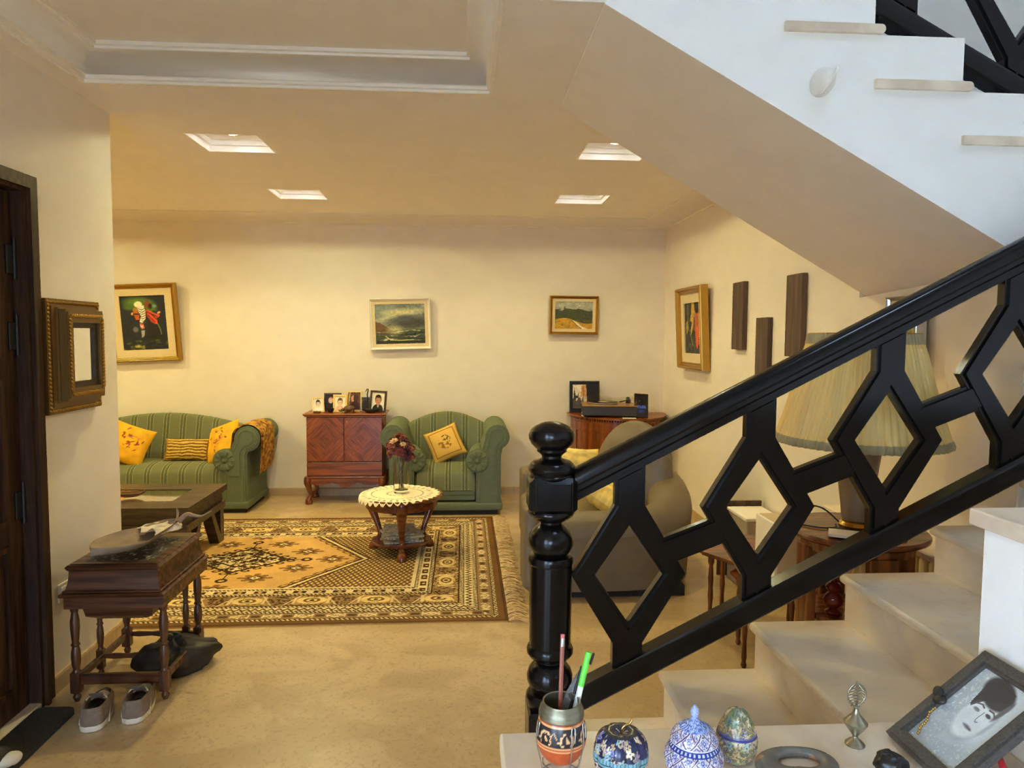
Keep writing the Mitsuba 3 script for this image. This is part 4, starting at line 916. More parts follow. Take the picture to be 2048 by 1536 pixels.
k = num('shell_bed'); scene[k] = mikit.ply(cat(*ms), 'shell', smooth=True); labels[k] = {'label': 'pale shells spread under the glass of the coffee table', 'category': 'shells', 'kind': 'stuff'}
m, _ = surf(lambda u, v: np.stack([(v-.5)*.20*(1), (.052*np.cos(u*PI))*(1-(2*v-1)**4)**.5, .006+.030*(1-np.sin(u*PI)*(1-.5*np.abs(2*v-1)**2))+.014*(np.abs(2*v-1)**3)], 1), 15, 25)
solo('wooden_dish', 'brown leaf shaped wooden dish on the glass of the coffee table', 'dish', xf(m, R('z', 12), (-2.23, 4.95, tz-.003)), 'carved_brown', smooth=True)

# ------------------------------------------------------------------ sewing box table by the hall wall
bw = thing('sewing_table', 'dark wooden sewing box on turned legs against the hall wall, beside the front door', 'table')
bx0, bx1, by0, by1 = -1.612, -1.245, 3.0, 3.485
part(bw, 'lid', cat(bx(bx0-.005, bx1+.005, by0-.008, by1+.008, .553, .575, .010), bx(bx0+.012, bx1-.012, by0+.01, by1-.01, .574, .579, .003)), 'bench_wood')
def frustum(z0, z1, g0, g1):
    r = lambda g, z: [(x, y, z) for x in (bx0-g, bx1+g) for y in (by0-g, by1+g)]
    return hull(r(g0, z0)+r(g1, z1))
zz = np.linspace(.473, .553, 7); gg = .012*((.553-zz)/.08)**2.2-.008
part(bw, 'box', cat(*[frustum(zz[i], zz[i+1], gg[i], gg[i+1]) for i in range(6)]), 'bench_wood')
part(bw, 'moulding', cat(bx(bx0-.012, bx1+.012, by0-.014, by1+.014, .462, .474, .004), bx(bx0-.026, bx1+.026, by0-.028, by1+.028, .448, .463, .008)), 'bench_wood')
apf = sbox(bx0-.008, by0-.01, bx1+.02, by1+.01)
part(bw, 'apron', ext(apf.difference(apf.buffer(-.022, join_style=2)), .05, 'xy', .398), 'bench_wood', smooth=False)
part(bw, 'bin', hull([(x, y, z) for z, g in ((.40, .038), (.345, .05), (.322, .09)) for x in (bx0+g, bx1-g) for y in (by0+g*.9, by1-g*.9)]), 'bench_wood', label='hanging wool compartment')
turned = [(.009, 0), (.014, .012), (.016, .020), (.010, .032), (.017, .036), (.017, .038)]
up = [(.017, .125), (.013, .13), (.012, .14), (.017, .16), (.0185, .19), (.017, .215), (.0125, .232), (.018, .24), (.0125, .248), (.0150, .27), (.018, .31), (.018, .34), (.012, .375), (.016, .385), (.018, .398)]
for x, y, k in ((-1.592, 3.018, 1), (-1.238, 3.018, 1), (-1.592, 3.468, 1), (-1.262, 3.468, 1), (-1.600, 3.235, .8), (-1.325, 3.485, .8)):
    kk = part(bw, 'leg', lathe([(r*k, z) for r, z in turned+up], 20, (x, y, 0)), 'bench_wood_upright', smooth=40)
    part(kk, 'block', bx(x-.019*k, x+.019*k, y-.019*k, y+.019*k, .038, .125, .003), 'bench_wood_upright', smooth=False)
part(bw, 'stretcher', bx(-1.575, -1.255, 3.010, 3.030, .070, .115, .004), 'bench_wood', smooth=False)
for y, x1 in ((3.235, -1.262), (3.475, -1.28)):
    part(bw, 'stretcher', lathe([(.009, 0), (.013, .04), (.010, .10), (.016, .15), (.010, .2), (.013, .26), (.009, x1+1.58)], 16, (-1.58, y, .092), R('y', 90)), 'bench_wood', smooth=40)
part(bw, 'stretcher', bx(-1.248, -1.230, 3.03, 3.455, .075, .108, .004), 'bench_wood', smooth=False); part(bw, 'stretcher', bx(-1.601, -1.583, 3.03, 3.455, .075, .108, .004), 'bench_wood', smooth=False)
a = Art(90, 120, (38, 32, 28)); v = a.fbm(9, 12, 4); a.put(((v > .56) & (v < .60)).astype(float), (120, 110, 96)); a.put((a.fbm(20, 26, 6) > .66).astype(float), (146, 132, 110)); a.put((np.minimum(np.minimum(a.x, 1-a.x), np.minimum(a.y, 1-a.y)) < .03).astype(float), (70, 52, 34))
m, c = art_plate(a, .27, .36)
part(bw, 'inlay', xf(m, R('z', 0) @ R('x', -90), (-1.42, 3.22, .5797)), 'print', smooth=False, color=c, label='dark engraved panel in the lid')
# dried palm sheath on the lid
mat('sheath_wood', lambda p, n, uv: mix(mix(lin(158, 134, 104), lin(112, 90, 68), fbm(p.x*14, p.y*14, p.z*40, 3)), lin(108, 104, 106), smoothstep(.52, .75, fbm(p.x*11+3, p.y*11, p.z*11, 2))), .7)
mat('sheath_white', lin(232, 220, 196), .7)
def sheath(u, v):   # u along the length, v across
    l = u*2-1; w = .105*(1-np.abs(l)**2.4)**.7*(1+.25*np.sin(u*7)); side = (v*2-1)
    x = side*w+.02*np.sin(u*5); y = l*.235
    z = .012+.05*np.abs(side)**2.2*(1-.4*np.abs(l))+.075*np.maximum(0, l)**3*(.3+.7*v)+.012*np.maximum(0, -l)**2
    return np.stack([x, y, z], 1)
def thick(fn, nu, nv, t):
    m, _ = surf(fn, nu, nv); a_ = m.vertices; b_ = a_+np.array([0, 0, t]); f = m.faces; n = len(a_)
    ring = [i*nv for i in range(nu)]+[(nu-1)*nv+j for j in range(1, nv)]+[i*nv+nv-1 for i in range(nu-2, -1, -1)]+[j for j in range(nv-2, 0, -1)]
    sd = [[p, q, q+n, p+n] for p, q in zip(ring, ring[1:]+ring[:1])]; sd = np.array(sd)
    return tm(np.vstack([a_, b_]), np.vstack([f[:, ::-1], f+n, sd[:, [0, 1, 2]], sd[:, [0, 2, 3]]]))
SH = lambda m: xf(m, R('z', -24), (-1.425, 3.235, .582))
ps = thing('palm_sheath', 'weathered boat shaped wooden palm sheath lying on the sewing table', 'ornament')
part(ps, 'hull', SH(thick(sheath, 40, 17, .006)), 'sheath_wood', smooth=45)
hk = smoothp([(.055, .17, .075), (.075, .20, .105), (.10, .215, .100), (.14, .225, .098), (.185, .24, .122)], 6)
part(ps, 'hook', SH(tube(hk, np.linspace(.020, .004, len(hk)), 8, flat=.6)), 'sheath_wood', smooth=True)
def lining(u, v): return np.stack([-.085+.15*u+.01*np.sin(v*9), .05+.15*v+.02*np.sin(u*11), .052+.010*np.sin(u*13)*np.cos(v*5)+.006*np.cos(u*29)], 1)
part(ps, 'lining', SH(thick(lining, 24, 10, .003)), 'sheath_white', smooth=45, label='ragged white inner lining')
# ------------------------------------------------------------------ on the hall floor
mat('suede_grey', lambda p, n, uv: mix(lin(126, 106, 84), lin(98, 82, 66), fbm(p.x*60, p.y*60, p.z*60, 3)), .9)
mat('shoe_sole', lin(214, 204, 184), .6); mat('shoe_lining', lin(44, 36, 30), .9); mat('lace', lin(206, 192, 166), .8)
def sneaker(label, loc, rz):
    t = thing('sneaker', label, 'shoe', 'pair of sneakers on the hall floor'); M = lambda m: xf(m, R('z', rz), loc)
    def outline(s):   # half width along the shoe: s = 0 heel .. 1 toe (length .27)
        return .034+.012*np.sin(np.clip(s*1.25, 0, 1)*PI)+.006*np.sin(s*PI*1.0)-.030*np.clip((s-.86)/.14, 0, 1)**2-.016*np.clip((.07-s)/.07, 0, 1)**2
    def ring_mesh(zs, grow, top=None):
        n = 44; V = []; ss = np.concatenate([np.linspace(0, 1, n//2), np.linspace(1, 0, n//2)]); sd = np.array([1]*(n//2)+[-1]*(n//2))
        for z, g in zip(zs, grow): V.append(np.stack([sd*(outline(ss)*g), ss*.27-.02*(g-1)-.0, np.full(n, 0)+(z if not callable(z) else z(ss))], 1))
        V = np.vstack(V); f = []
        for i in range(len(zs)-1):
            j = np.arange(n); k = (j+1) % n; f.append(np.stack([i*n+j, i*n+k, (i+1)*n+k, (i+1)*n+j], 1))
        return V, np.vstack(f), n
    V, f, n = ring_mesh([.0005, .004, .018, .024], [.94, 1.02, 1.05, 1.0]); c0 = len(V); V = np.vstack([V, [[0, .13, .0005], [0, .13, .024]]])
    fb = [[c0, (j+1) % n, j] for j in range(n)]+[[c0+1, 3*n+j, 3*n+(j+1) % n] for j in range(n)]
    f = np.vstack([f[:, [0, 1, 2]], f[:, [0, 2, 3]], fb]); part(t, 'sole', M(tm(V, f)), 'shoe_sole', smooth=45)
    hz = lambda s: .094-.045*np.clip((s-.30)/.6, 0, 1)-.010*np.sin(np.clip(s/.5, 0, 1)*PI)
    V, f, n = ring_mesh([.020, .040, lambda s: hz(s)*.80, lambda s: hz(s)*.97, lambda s: hz(s), lambda s: hz(s)-.007, .030], [1.0, 1.02, .95, .80, .74, .66, .60]); part(t, 'upper', M(tm(V, f)), 'suede_grey', smooth=True)
    vamp, _ = surf(lambda u, v: np.stack([(v-.5)*2*(outline(.45+.53*u)*.80), (.45+.53*u)*.27, (.072-.03*u)*(1-.45*np.abs(2*v-1)**2.5)+.004], 1), 16, 15); part(t, 'vamp', M(vamp), 'suede_grey', smooth=True)
    part(t, 'insole', M(xf(lathe([(.03, 0), (.03, .004)], 24), None, (0, .075, .036), (1, 2.2, 1))), 'shoe_lining')
    part(t, 'tongue', M(surf(lambda u, v: np.stack([(v-.5)*.05, .14-.05*u, .068+.045*u+.0*v], 1), 6, 5)[0]), 'suede_grey', smooth=True)
    for i in range(5):
        y = .135+.018*i; part(t, 'lace', M(tube(smoothp([(-.026, y, .066-.004*i), (0, y+.006, .083-.005*i), (.026, y, .066-.004*i)], 5), .0032, 6)), 'lace', smooth=True)
    for s in (-1, 1): part(t, 'lace', M(tube(smoothp([(0, .135, .082), (s*.028, .115, .088), (s*.046, .10, .06), (s*.050, .075, .03), (s*.052, .06, .006)], 6), .003, 6)), 'lace', smooth=True)
sneaker('grey suede sneaker, the left one of the pair before the sewing table', (-1.415, 2.765, 0), 14)
sneaker('grey suede sneaker, the right one of the pair before the sewing table', (-1.285, 2.815, 0), 10)
mat('black_leather', lambda p, n, uv: mix(lin(36, 29, 24), lin(22, 18, 15), fbm(p.x*30, p.y*30, p.z*30, 2)), .5)
bg = thing('black_bag', 'slouched black leather bag lying on the floor under the sewing table', 'bag')
def bagf(u, v):
    th, ph = u*2*PI, (v-.02)*PI/1.0; r = 1+.75*(meshkit.fbm(np.stack([np.cos(th)*2.1, np.sin(th)*2.1, v*4], 1), 3, 4)-.5)
    return np.stack([.11*r*np.cos(th)*np.sin(ph), .17*r*np.sin(th)*np.sin(ph), np.maximum(.060+.085*r*np.cos(ph), .0008)], 1)
m, _ = surf(bagf, 44, 22); part(bg, 'body', xf(m, R('z', -52), (-1.30, 3.285, 0)), 'black_leather', smooth=True)
part(bg, 'handle', xf(tube(smoothp([(-.06, -.03, .10), (-.07, .0, .135), (-.01, .03, .15), (.05, .03, .125), (.06, .02, .10)], 6), .009, 8), R('z', -52), (-1.31, 3.29, 0)), 'black_leather', smooth=True)
mat('mat_grey', lambda p, n, uv: mix(lin(62, 58, 50), lin(44, 42, 38), noise(p.x*220, p.y*220, p.z*220)), .95, specular=.1)
dm = thing('doormat', 'dark grey doormat with a rounded corner on the floor before the front door', 'doormat')
mp = sbox(-1.70, 2.05, -1.548, 2.93).buffer(-.03).buffer(.03, 8)
part(dm, 'mat', cat(ext(mp, .020, 'xy', .0008), ext(mp.buffer(-.006), .004, 'xy', .0208)), 'mat_grey', smooth=30)
tz_ = thing('shoe', 'pale toe of a dark shoe cut off by the lower left corner of the photo', 'shoe')
part(tz_, 'toe_cap', xf(trimesh.creation.icosphere(3, 1.0), R('z', -30), (-1.575, 2.535, .036), (.026, .045, .026)), 'shoe_sole', smooth=True)
part(tz_, 'upper', xf(trimesh.creation.icosphere(3, 1.0), R('z', -30), (-1.625, 2.515, .046), (.045, .07, .042)), 'black_leather', smooth=True)

# ------------------------------------------------------------------ mirror and light switch on the hall wall
mr = thing('mirror', 'mirror in a deep carved gilt double frame on the hall wall', 'mirror')
def yz(poly, x0, h): return ext(poly, h, 'yz', x0)
oy0, oy1, oz0, oz1 = 3.075, 3.505, 1.18, 1.66
O_ = sbox(oy0, oz0, oy1, oz1); I1 = sbox(3.145, 1.232, 3.455, 1.618)
part(mr, 'outer_frame', cat(yz(O_.difference(I1.buffer(-.02)), XL+.004, .022), yz(O_.buffer(-.030, join_style=2).difference(I1.buffer(-.02)), XL+.024, .008)), 'gold_dark', smooth=False)
ms = []
for y in np.arange(oy0+.012, oy1-.004, .017): ms += [(y, oz0+.014), (y, oz1-.014)]
for z in np.arange(oz0+.03, oz1-.02, .017): ms += [(oy0+.014, z), (oy1-.014, z)]
for y, z in ms: part(mr, 'bead', xf(trimesh.creation.icosphere(1, 1.0), R('x', 35), (XL+.027, y, z), (.006, .0055, .009)), 'gold_frame', smooth=True)
M1, M2 = sbox(3.19, 1.285, 3.415, 1.563), sbox(3.215, 1.31, 3.39, 1.54)
part(mr, 'inner_frame', cat(yz(I1.difference(M1), XL+.026, .040), yz(I1.buffer(-.010, join_style=2).difference(M1), XL+.060, .012), yz(I1.buffer(.008, join_style=2).difference(I1.buffer(-.004)), XL+.026, .014)), 'gold_dark', smooth=False)
part(mr, 'inner_lip', yz(M1.buffer(.008, join_style=2).difference(M2), XL+.050, .010), 'gold_brown', smooth=False)
for side in range(4):
    for i in range(20 if side < 2 else 15):
        t = (i+.5)/(20 if side < 2 else 15)
        y, z, rot = (3.168, 1.27+.31*t, 35) if side == 0 else ((3.437, 1.27+.31*t, -35) if side == 1 else ((3.17+.26*t, 1.258, 55) if side == 2 else (3.17+.26*t, 1.592, -55)))
        part(mr, 'carved_leaf', xf(trimesh.creation.icosphere(1, 1.0), R('x', rot), (XL+.073, y, z), (.007, .005, .014)), 'gold_frame', smooth=True)
part(mr, 'glass', bx(XL+.044, XL+.050, 3.2, 3.40, 1.295, 1.555), 'mirror_glass', smooth=False)
sw = thing('wall_socket', 'white socket plate low on the hall wall behind the sewing table', 'socket')
part(sw, 'plate', bx(XL, XL+.008, 3.13, 3.21, .37, .45, .003), 'trim_white'); part(sw, 'insert', bx(XL+.008, XL+.012, 3.145, 3.195, .385, .435, .003), 'plaster_white')

# ------------------------------------------------------------------ paintings and planks
def painting(key, W, Hh, fw, lw, dep, fmat, lmat, art, M, tight=None):
    """Picture in the xz plane centred on the origin, facing -y; back at y = 0."""
    o = sbox(-W/2, -Hh/2, W/2, Hh/2); i1 = o.buffer(-fw, join_style=2); i2 = i1.buffer(-lw, join_style=2)
    g = cornice([(-W/2, -Hh/2), (W/2, -Hh/2), (W/2, Hh/2), (-W/2, Hh/2)], [(0, 0), (0, dep*.72), (fw*.10, dep*.92), (fw*.25, dep), (fw*.40, dep*.94), (fw*.55, dep*.72), (fw*.80, dep*.60), (fw*.86, dep*.66), (fw, dep*.60), (fw, 0)], True); v_ = g.vertices
    part(key, 'frame', M(tm(np.stack([v_[:, 0], -v_[:, 2], v_[:, 1]], 1), g.faces)), fmat, smooth=25)
    if lw: part(key, 'liner', M(cat(ext(i1.buffer(.004, join_style=2).difference(i2), dep*.42, 'xz', -dep*.5))), lmat, smooth=False, label='fabric liner inside the frame')
    m, c = art_plate(art, W-2*fw-2*lw+.004, Hh-2*fw-2*lw+.004)
    part(key, 'canvas', M(xf(m, None, (0, -dep*.34, 0))), 'print', smooth=False, color=c, label='painted canvas')
    part(key, 'back', M(bx(-W/2+.01, W/2-.01, -dep*.3, -.001, -Hh/2+.01, Hh/2-.01)), 'player_wood', smooth=False)
mat('liner_linen', lambda p, n, uv: mix(lin(222, 204, 164), lin(204, 184, 142), noise(p.x*200, p.y*200, p.z*200)), .85)
back_M = lambda x, z, rot, tilt=2: (lambda m: xf(m, R('y', rot) @ R('x', tilt), (x, YB-.022, z)))
right_M = lambda y, z, rot=0, tilt=2: (lambda m: xf(m, R('z', -90) @ R('y', rot) @ R('x', tilt), (XR-.022, y, z)))
PG = None
a = Art(150, 180, (30, 33, 40)); v = a.fbm(4, 5, 2)
a.c = a.c*(.7+.6*v[..., None]); a.ell(.42, .86, .32, .10, (84, 116, 30), rot=-4, soft=.7); a.ell(.62, .80, .2, .1, (74, 98, 34), rot=-30, soft=.8); a.ell(.2, .80, .12, .06, (72, 96, 34), soft=.9)
a.ell(.40, .84, .09, .055, (232, 226, 190), soft=.3); a.poly([(.36, .80), (.52, .82), (.55, .70), (.54, .58), (.46, .49), (.40, .52), (.44, .62), (.40, .70)], (222, 216, 196))
for i in range(7): a.line([(.40+.01*i, .76-.042*i), (.47, .735-.042*i), (.54, .765-.042*i)], .007, (70, 66, 58))
a.ell(.33, .74, .06, .05, (150, 116, 34), soft=.4); a.poly([(.26, .70), (.40, .72), (.41, .56), (.33, .55)], (176, 82, 34)); a.line([(.24, .67), (.40, .66)], .012, (36, 28, 24)); a.ell(.25, .67, .025, .025, (214, 160, 120))
a.ell(.60, .84, .065, .07, (120, 58, 34), soft=.3); a.ell(.66, .80, .04, .05, (46, 26, 20), soft=.4)
a.poly([(.54, .74), (.62, .73), (.76, .66), (.86, .64), (.84, .60), (.78, .58), (.80, .45), (.70, .48), (.62, .57)], (208, 74, 40)); a.poly([(.56, .74), (.60, .62), (.74, .46), (.66, .50), (.57, .62)], (150, 44, 30))
for q in ((.58, .70, .80, .60), (.60, .64, .74, .50), (.66, .66, .78, .56)): a.line([(q[0], q[1]), (q[2], q[3])], .009, (52, 26, 24))
a.poly([(.58, .52), (.80, .46), (.88, .28), (.80, .20), (.52, .22)], (30, 26, 22)); a.poly([(.18, .44), (.34, .56), (.42, .48), (.44, .34), (.30, .22), (.16, .32)], (34, 36, 42)); a.ell(.30, .38, .06, .05, (96, 100, 108), soft=.5)
a.poly([(.40, .50), (.48, .48), (.50, .40), (.44, .38), (.40, .42)], (190, 92, 72)); a.poly([(.41, .47), (.44, .44), (.48, .46), (.46, .41), (.42, .42)], (236, 210, 186)); a.poly([(.42, .36), (.50, .36), (.48, .26), (.42, .22)], (150, 150, 138))
a.line([(.80, .46), (.84, .38), (.86, .28)], .012, (96, 118, 64)); a.ell(.75, .80, .05, .03, (96, 130, 120), soft=.6); a.line([(.72, .70), (.86, .68)], .02, (40, 44, 50)); a.ell(.84, .68, .04, .02, (214, 140, 110), rot=20)
w = a.fbm(9, 16, 7); a.put(((a.y < .18)*np.clip((w-.45)*4, 0, 1)), (84, 92, 44)); a.put(((a.y < .12)*np.clip((w-.6)*6, 0, 1)), (170, 148, 76)); a.grain(.15, 40, 40)
k = thing('painting', 'gold framed dark painting with figures, leftmost on the back wall', 'painting'); painting(k, .615, .705, .042, .066, .06, 'gold_frame', 'liner_linen', a, back_M(-2.903, 1.615, -2.6, 3))
a = Art(150, 120, (120, 126, 108)); v = a.fbm(4, 7, 3); w = a.fbm(12, 20, 5)
a.c = (np.array([120, 130, 122.])*(a.y[..., None])+np.array([150, 146, 116.])*(1-a.y[..., None]))*(.75+.5*v[..., None])
a.ell(.55, .80, .36, .07, (206, 196, 142), rot=4, soft=1.4, a=.9); a.ell(.3, .68, .2, .06, (190, 184, 140), rot=20, soft=1.4, a=.7)
a.ell(.72, .52, .40, .17, (58, 58, 44), soft=.9, a=.9); a.ell(.55, .62, .2, .06, (76, 84, 82), rot=10, soft=1.0, a=.8); a.put((a.y < .36).astype(float), (62, 66, 42)); a.c *= (.75+.5*w[..., None])
a.poly([(0, .56), (.10, .53), (.24, .42), (.32, .34), (.22, .28), (0, .26)], (104, 74, 42)); a.put(((a.x < .32) & (a.y < .54) & (a.y > .28))*np.clip((w-.5)*4, 0, 1), (56, 40, 26))
a.ell(.40, .34, .14, .10, (176, 170, 120), soft=1.2, a=.9)
sea = a.y < .345+.02*np.sin(a.x*9)
ph = a.y*60+1.6*np.sin(a.x*6+a.y*20)+5*(w-.5); a.put(sea*np.clip(np.sin(ph)*2-.7, 0, 1)*np.clip((a.x-.25)*3, 0, 1), (28, 32, 22), .9); a.put(sea*np.clip(np.sin(ph+1.5)*3-1.9, 0, 1)*np.clip((v+w-.8)*3, 0, 1), (208, 202, 160), .9)
a.line([(.2, .2), (.3, .1), (.5, .09), (.75, .1)], .012, (186, 180, 120)); a.put((a.y < .08).astype(float), (34, 36, 22), .7); a.grain(.18, 40, 40)
k = thing('painting', 'white framed stormy seascape in the middle of the back wall above the cabinet', 'painting'); painting(k, .565, .475, .024, .030, .055, 'trim_white', 'liner_linen', a, back_M(-.592, 1.622, -1.6, 2))
a = Art(130, 100, (160, 160, 140)); v = a.fbm(6, 6, 4); w = a.fbm(16, 14, 8)
a.c *= (.8+.4*v[..., None]); a.put((a.y < .62+.22*v-.06*np.abs(a.x-.4)).astype(float), (66, 72, 44)); a.put((a.y < .80)*np.clip((w-.55)*5, 0, 1)*.8, (44, 48, 34)); a.put((a.y < .78)*(a.y > .4)*np.clip((w-.66)*7, 0, 1), (146, 146, 110))
a.put((a.y < .30+.10*np.sin(a.x*5+.4)).astype(float), (186, 140, 44)); a.put((a.y < .34)*np.clip((w-.5)*4, 0, 1)*.8, (142, 104, 36))
a.poly([(.46, .32), (.52, .30), (.72, .10), (.86, .02), (.72, .0), (.62, .08)], (226, 208, 160)); a.line([(.46, .30), (.6, .12), (.72, .0)], .01, (80, 66, 34)); a.grain(.25, 30, 30)
k = thing('painting', 'small gold framed landscape with trees and a path, right on the back wall', 'painting'); painting(k, .465, .365, .026, .028, .055, 'gold_frame', 'liner_linen', a, back_M(1.037, 1.717, .2, 4))
a = Art(90, 160, (52, 54, 44)); w = a.fbm(8, 12, 3); a.c *= (.7+.6*w[..., None])
a.poly([(.46, 1), (.62, 1), (.66, .78), (.52, .52), (.40, .36), (.36, .46), (.46, .6), (.36, .66), (.30, .62), (.42, .78)], (186, 150, 66)); a.poly([(.08, .60), (.16, .66), (.2, .5), (.1, .36)], (176, 150, 52)); a.line([(.22, 1), (.20, .7), (.26, .45)], .02, (130, 118, 76)); a.poly([(.66, .84), (.78, .86), (.9, .78), (.96, .50), (.90, .30), (.66, .34), (.64, .60)], (168, 92, 48)); a.poly([(.68, .50), (.86, .54), (.88, .20), (.74, .08), (.66, .22)], (214, 88, 44))
a.ell(.78, .84, .09, .06, (40, 28, 22), soft=.3); a.line([(.6, .8), (.56, .5), (.6, .46)], .02, (150, 80, 44)); a.put((a.y < .2)*np.clip((w-.45)*4, 0, 1)*.8, (84, 76, 66)); a.line([(.34, .40), (.5, .16)], .012, (190, 160, 110)); a.grain(.2, 24, 40)
k = thing('painting', 'tall gold framed painting of a standing figure, at the far end of the right wall', 'painting'); painting(k, .66, .675, .055, .075, .07, 'gold_frame', 'liner_linen', a, right_M(5.86, 1.592, 0, 3))
a = Art(60, 70, (150, 142, 110)); w = a.fbm(6, 7, 5); a.c *= (.7+.6*w[..., None])
for i in range(5): a.poly([(.1+.17*i, .1), (.1+.17*i, .45+.08*(i % 3)), (.22+.17*i, .45+.08*(i % 3)), (.22+.17*i, .1)], (84+14*i, 80+10*i, 64))
a.put((a.y > .8).astype(float), (176, 166, 130)); a.grain(.2)
k = thing('painting', 'grey framed town picture on the right wall beside the lampshade', 'painting'); painting(k, .23, .275, .018, .012, .045, 'steel', 'liner_linen', a, right_M(2.985, 1.563, 0, 1))
for y0, y1, z0, z1, lb in ((4.82, 5.02, 1.435, 1.898, 'dark brown upright plank on the right wall, nearest the gold framed figure painting'), (4.41, 4.595, 1.15, 1.645, 'dark brown wooden plank hung lowest on the right wall, middle one of three'), (3.965, 4.165, 1.41, 1.882, 'dark brown wooden plank hung upright on the right wall, nearest the lampshade')):
    k = thing('wall_plank', lb, 'wall plank', 'planks on the right wall')
    scene[k] = mikit.ply(bx(XR-.034, XR-.001, y0, y1, z0, z1, .003), 'plank_wood', smooth=False)

# ------------------------------------------------------------------ lamp table, lamp and what stands under the stairs
LX, LY, LZ = 1.49, 2.62, .80
sd = thing('side_table', 'glossy round wooden side table under the stairs carrying the big lamp', 'side table')
part(sd, 'top', lathe([(.236, LZ-.026), (.25, LZ-.018), (.252, LZ-.008), (.246, LZ)], 48, (LX, LY, 0)), 'table_wood', smooth=30)
part(sd, 'apron', lathe([(.20, LZ-.07), (.205, LZ-.026)], 40, (LX, LY, 0)), 'side_wood', smooth=30)
for q in (178, 88, -2, -92):
    part(sd, 'leg', xf(bx(.170, .205, -.052, .052, 0, LZ-.06, .004), R('z', q), (LX, LY, 0)), 'side_wood', smooth=False)
part(sd, 'shelf', lathe([(.168, .462), (.172, .466), (.172, .482), (.168, .486)], 40, (LX, LY, 0)), 'side_wood', smooth=30)
mat('red_lacquer', lin(84, 22, 14), .14)
for x, y in ((LX-.105, LY-.045), (LX-.035, LY-.085)):
    part(sd, 'spindle', lathe([(.026, 0), (.030, .008), (.026, .014), (.014, .022), (.030, .036), (.036, .054), (.030, .072), (.016, .084), (.026, .092), (.030, .104), (.022, .116), (.012, .122), (.017, .132), (.012, .142), (0, .145)], 24, (x, y, .4865)), 'red_lacquer', smooth=45, label='turned dark red spindle on the shelf')
lamp = thing('table_lamp', 'table lamp with a big pleated cream shade and tapering brown base, under the stairs', 'lamp')
mat('lamp_base', lambda p, n, uv: mix(lin(126, 102, 72), lin(108, 86, 60), noise(p.x*30, p.y*30, p.z*12)), .35)
part(lamp, 'foot', lathe([(.058, 0), (.064, .006), (.066, .014), (.058, .022), (.052, .026), (.054, .032)], 36, (LX, LY, LZ+.0005)), 'brass', smooth=40)
part(lamp, 'body', lathe([(.046, .032), (.050, .04), (.056, .10), (.068, .19), (.080, .28), (.083, .31), (.070, .33), (.03, .345)], 40, (LX-.005, LY, LZ)), 'lamp_base', smooth=40)
part(lamp, 'stem', lathe([(.012, .34), (.012, .60), (.006, .70)], 16, (LX, LY, LZ)), 'brass')
n = 440; t = np.arange(n)*2*PI/n; V, Cc = [], []
rng = np.random.RandomState(2); ph = meshkit.fbm(np.stack([np.cos(t)*4, np.sin(t)*4, t*0], 1), 3, 2)*4
for h, rr, amp in ((0, .300, .010), (.012, .302, .010), (.030, .298, .006), (.032, .294, .007), (.12, .265, .007), (.24, .232, .006), (.34, .208, .005), (.372, .198, .004), (.374, .201, .004), (.408, .192, .004), (.412, .190, .004)):
    q = rr+amp*np.sin(t*72+ph)*(.7+.3*np.sin(t*17)); V.append(np.stack([LX+q*np.cos(t), LY+q*np.sin(t), np.full(n, 1.125+h)], 1))
    lace = h < .031 or h > .373
    base_ = (np.array([172, 156, 116.]) if lace else np.array([244, 212, 138.])); Cc.append(np.tile(base_, (n, 1))*(.94+.10*meshkit.noise(np.stack([t*60, t*0+h*30, t*0], 1), 3))[:, None])
nn = len(V); f = []
for i in range(nn-1):
    j = np.arange(n); k = (j+1) % n; f.append(np.stack([i*n+j, i*n+k, (i+1)*n+k, (i+1)*n+j], 1))
part(lamp, 'shade', tm(np.vstack(V), np.vstack(f)), 'fabric_print', smooth=True, color=(np.vstack(Cc)/255)**2.2, label='pleated cream shade with lace bands')
part(lamp, 'shade_ring', tube([(LX+.19*math.cos(q), LY+.19*math.sin(q), 1.536) for q in np.linspace(0, 2*PI, 49)[:-1]], .003, 6, closed=True), 'brass', smooth=True)
for q in (20, 140, 260): part(lamp, 'spider_arm', tube([(LX, LY, 1.49), (LX+.188*math.cos(math.radians(q)), LY+.188*math.sin(math.radians(q)), 1.535)], .002, 6), 'brass', smooth=True)
mat('wire_black', lin(20, 18, 16), .5)
solo('lamp_cable', 'thin black cable looping over the side table from the lamp', 'cable', tube(smoothp([(LX-.05, LY+.02, LZ+.012), (LX-.10, LY+.08, LZ+.06), (LX-.17, LY+.12, LZ+.055), (LX-.225, LY+.10, LZ+.008), (LX-.16, LY+.0, LZ+.005), (LX-.09, LY-.01, LZ+.005), (LX-.06, LY+.04, LZ+.005)], 8), .003, 6), 'wire_black', smooth=True)
solo('folder', 'thin dark folder lying on the side table before the lamp', 'folder', xf(rb(-.12, .12, -.07, .07, 0, .006, .003, 2), R('z', -16), (LX-.02, LY-.10, LZ+.0005)), 'black_leather')
solo('paper_pad', 'white paper pad lying on the side table edge', 'paper', xf(bx(-.08, .08, -.045, .045, 0, .009), R('z', -28), (LX-.09, LY-.135, LZ+.007)), 'trim_white', smooth=False)
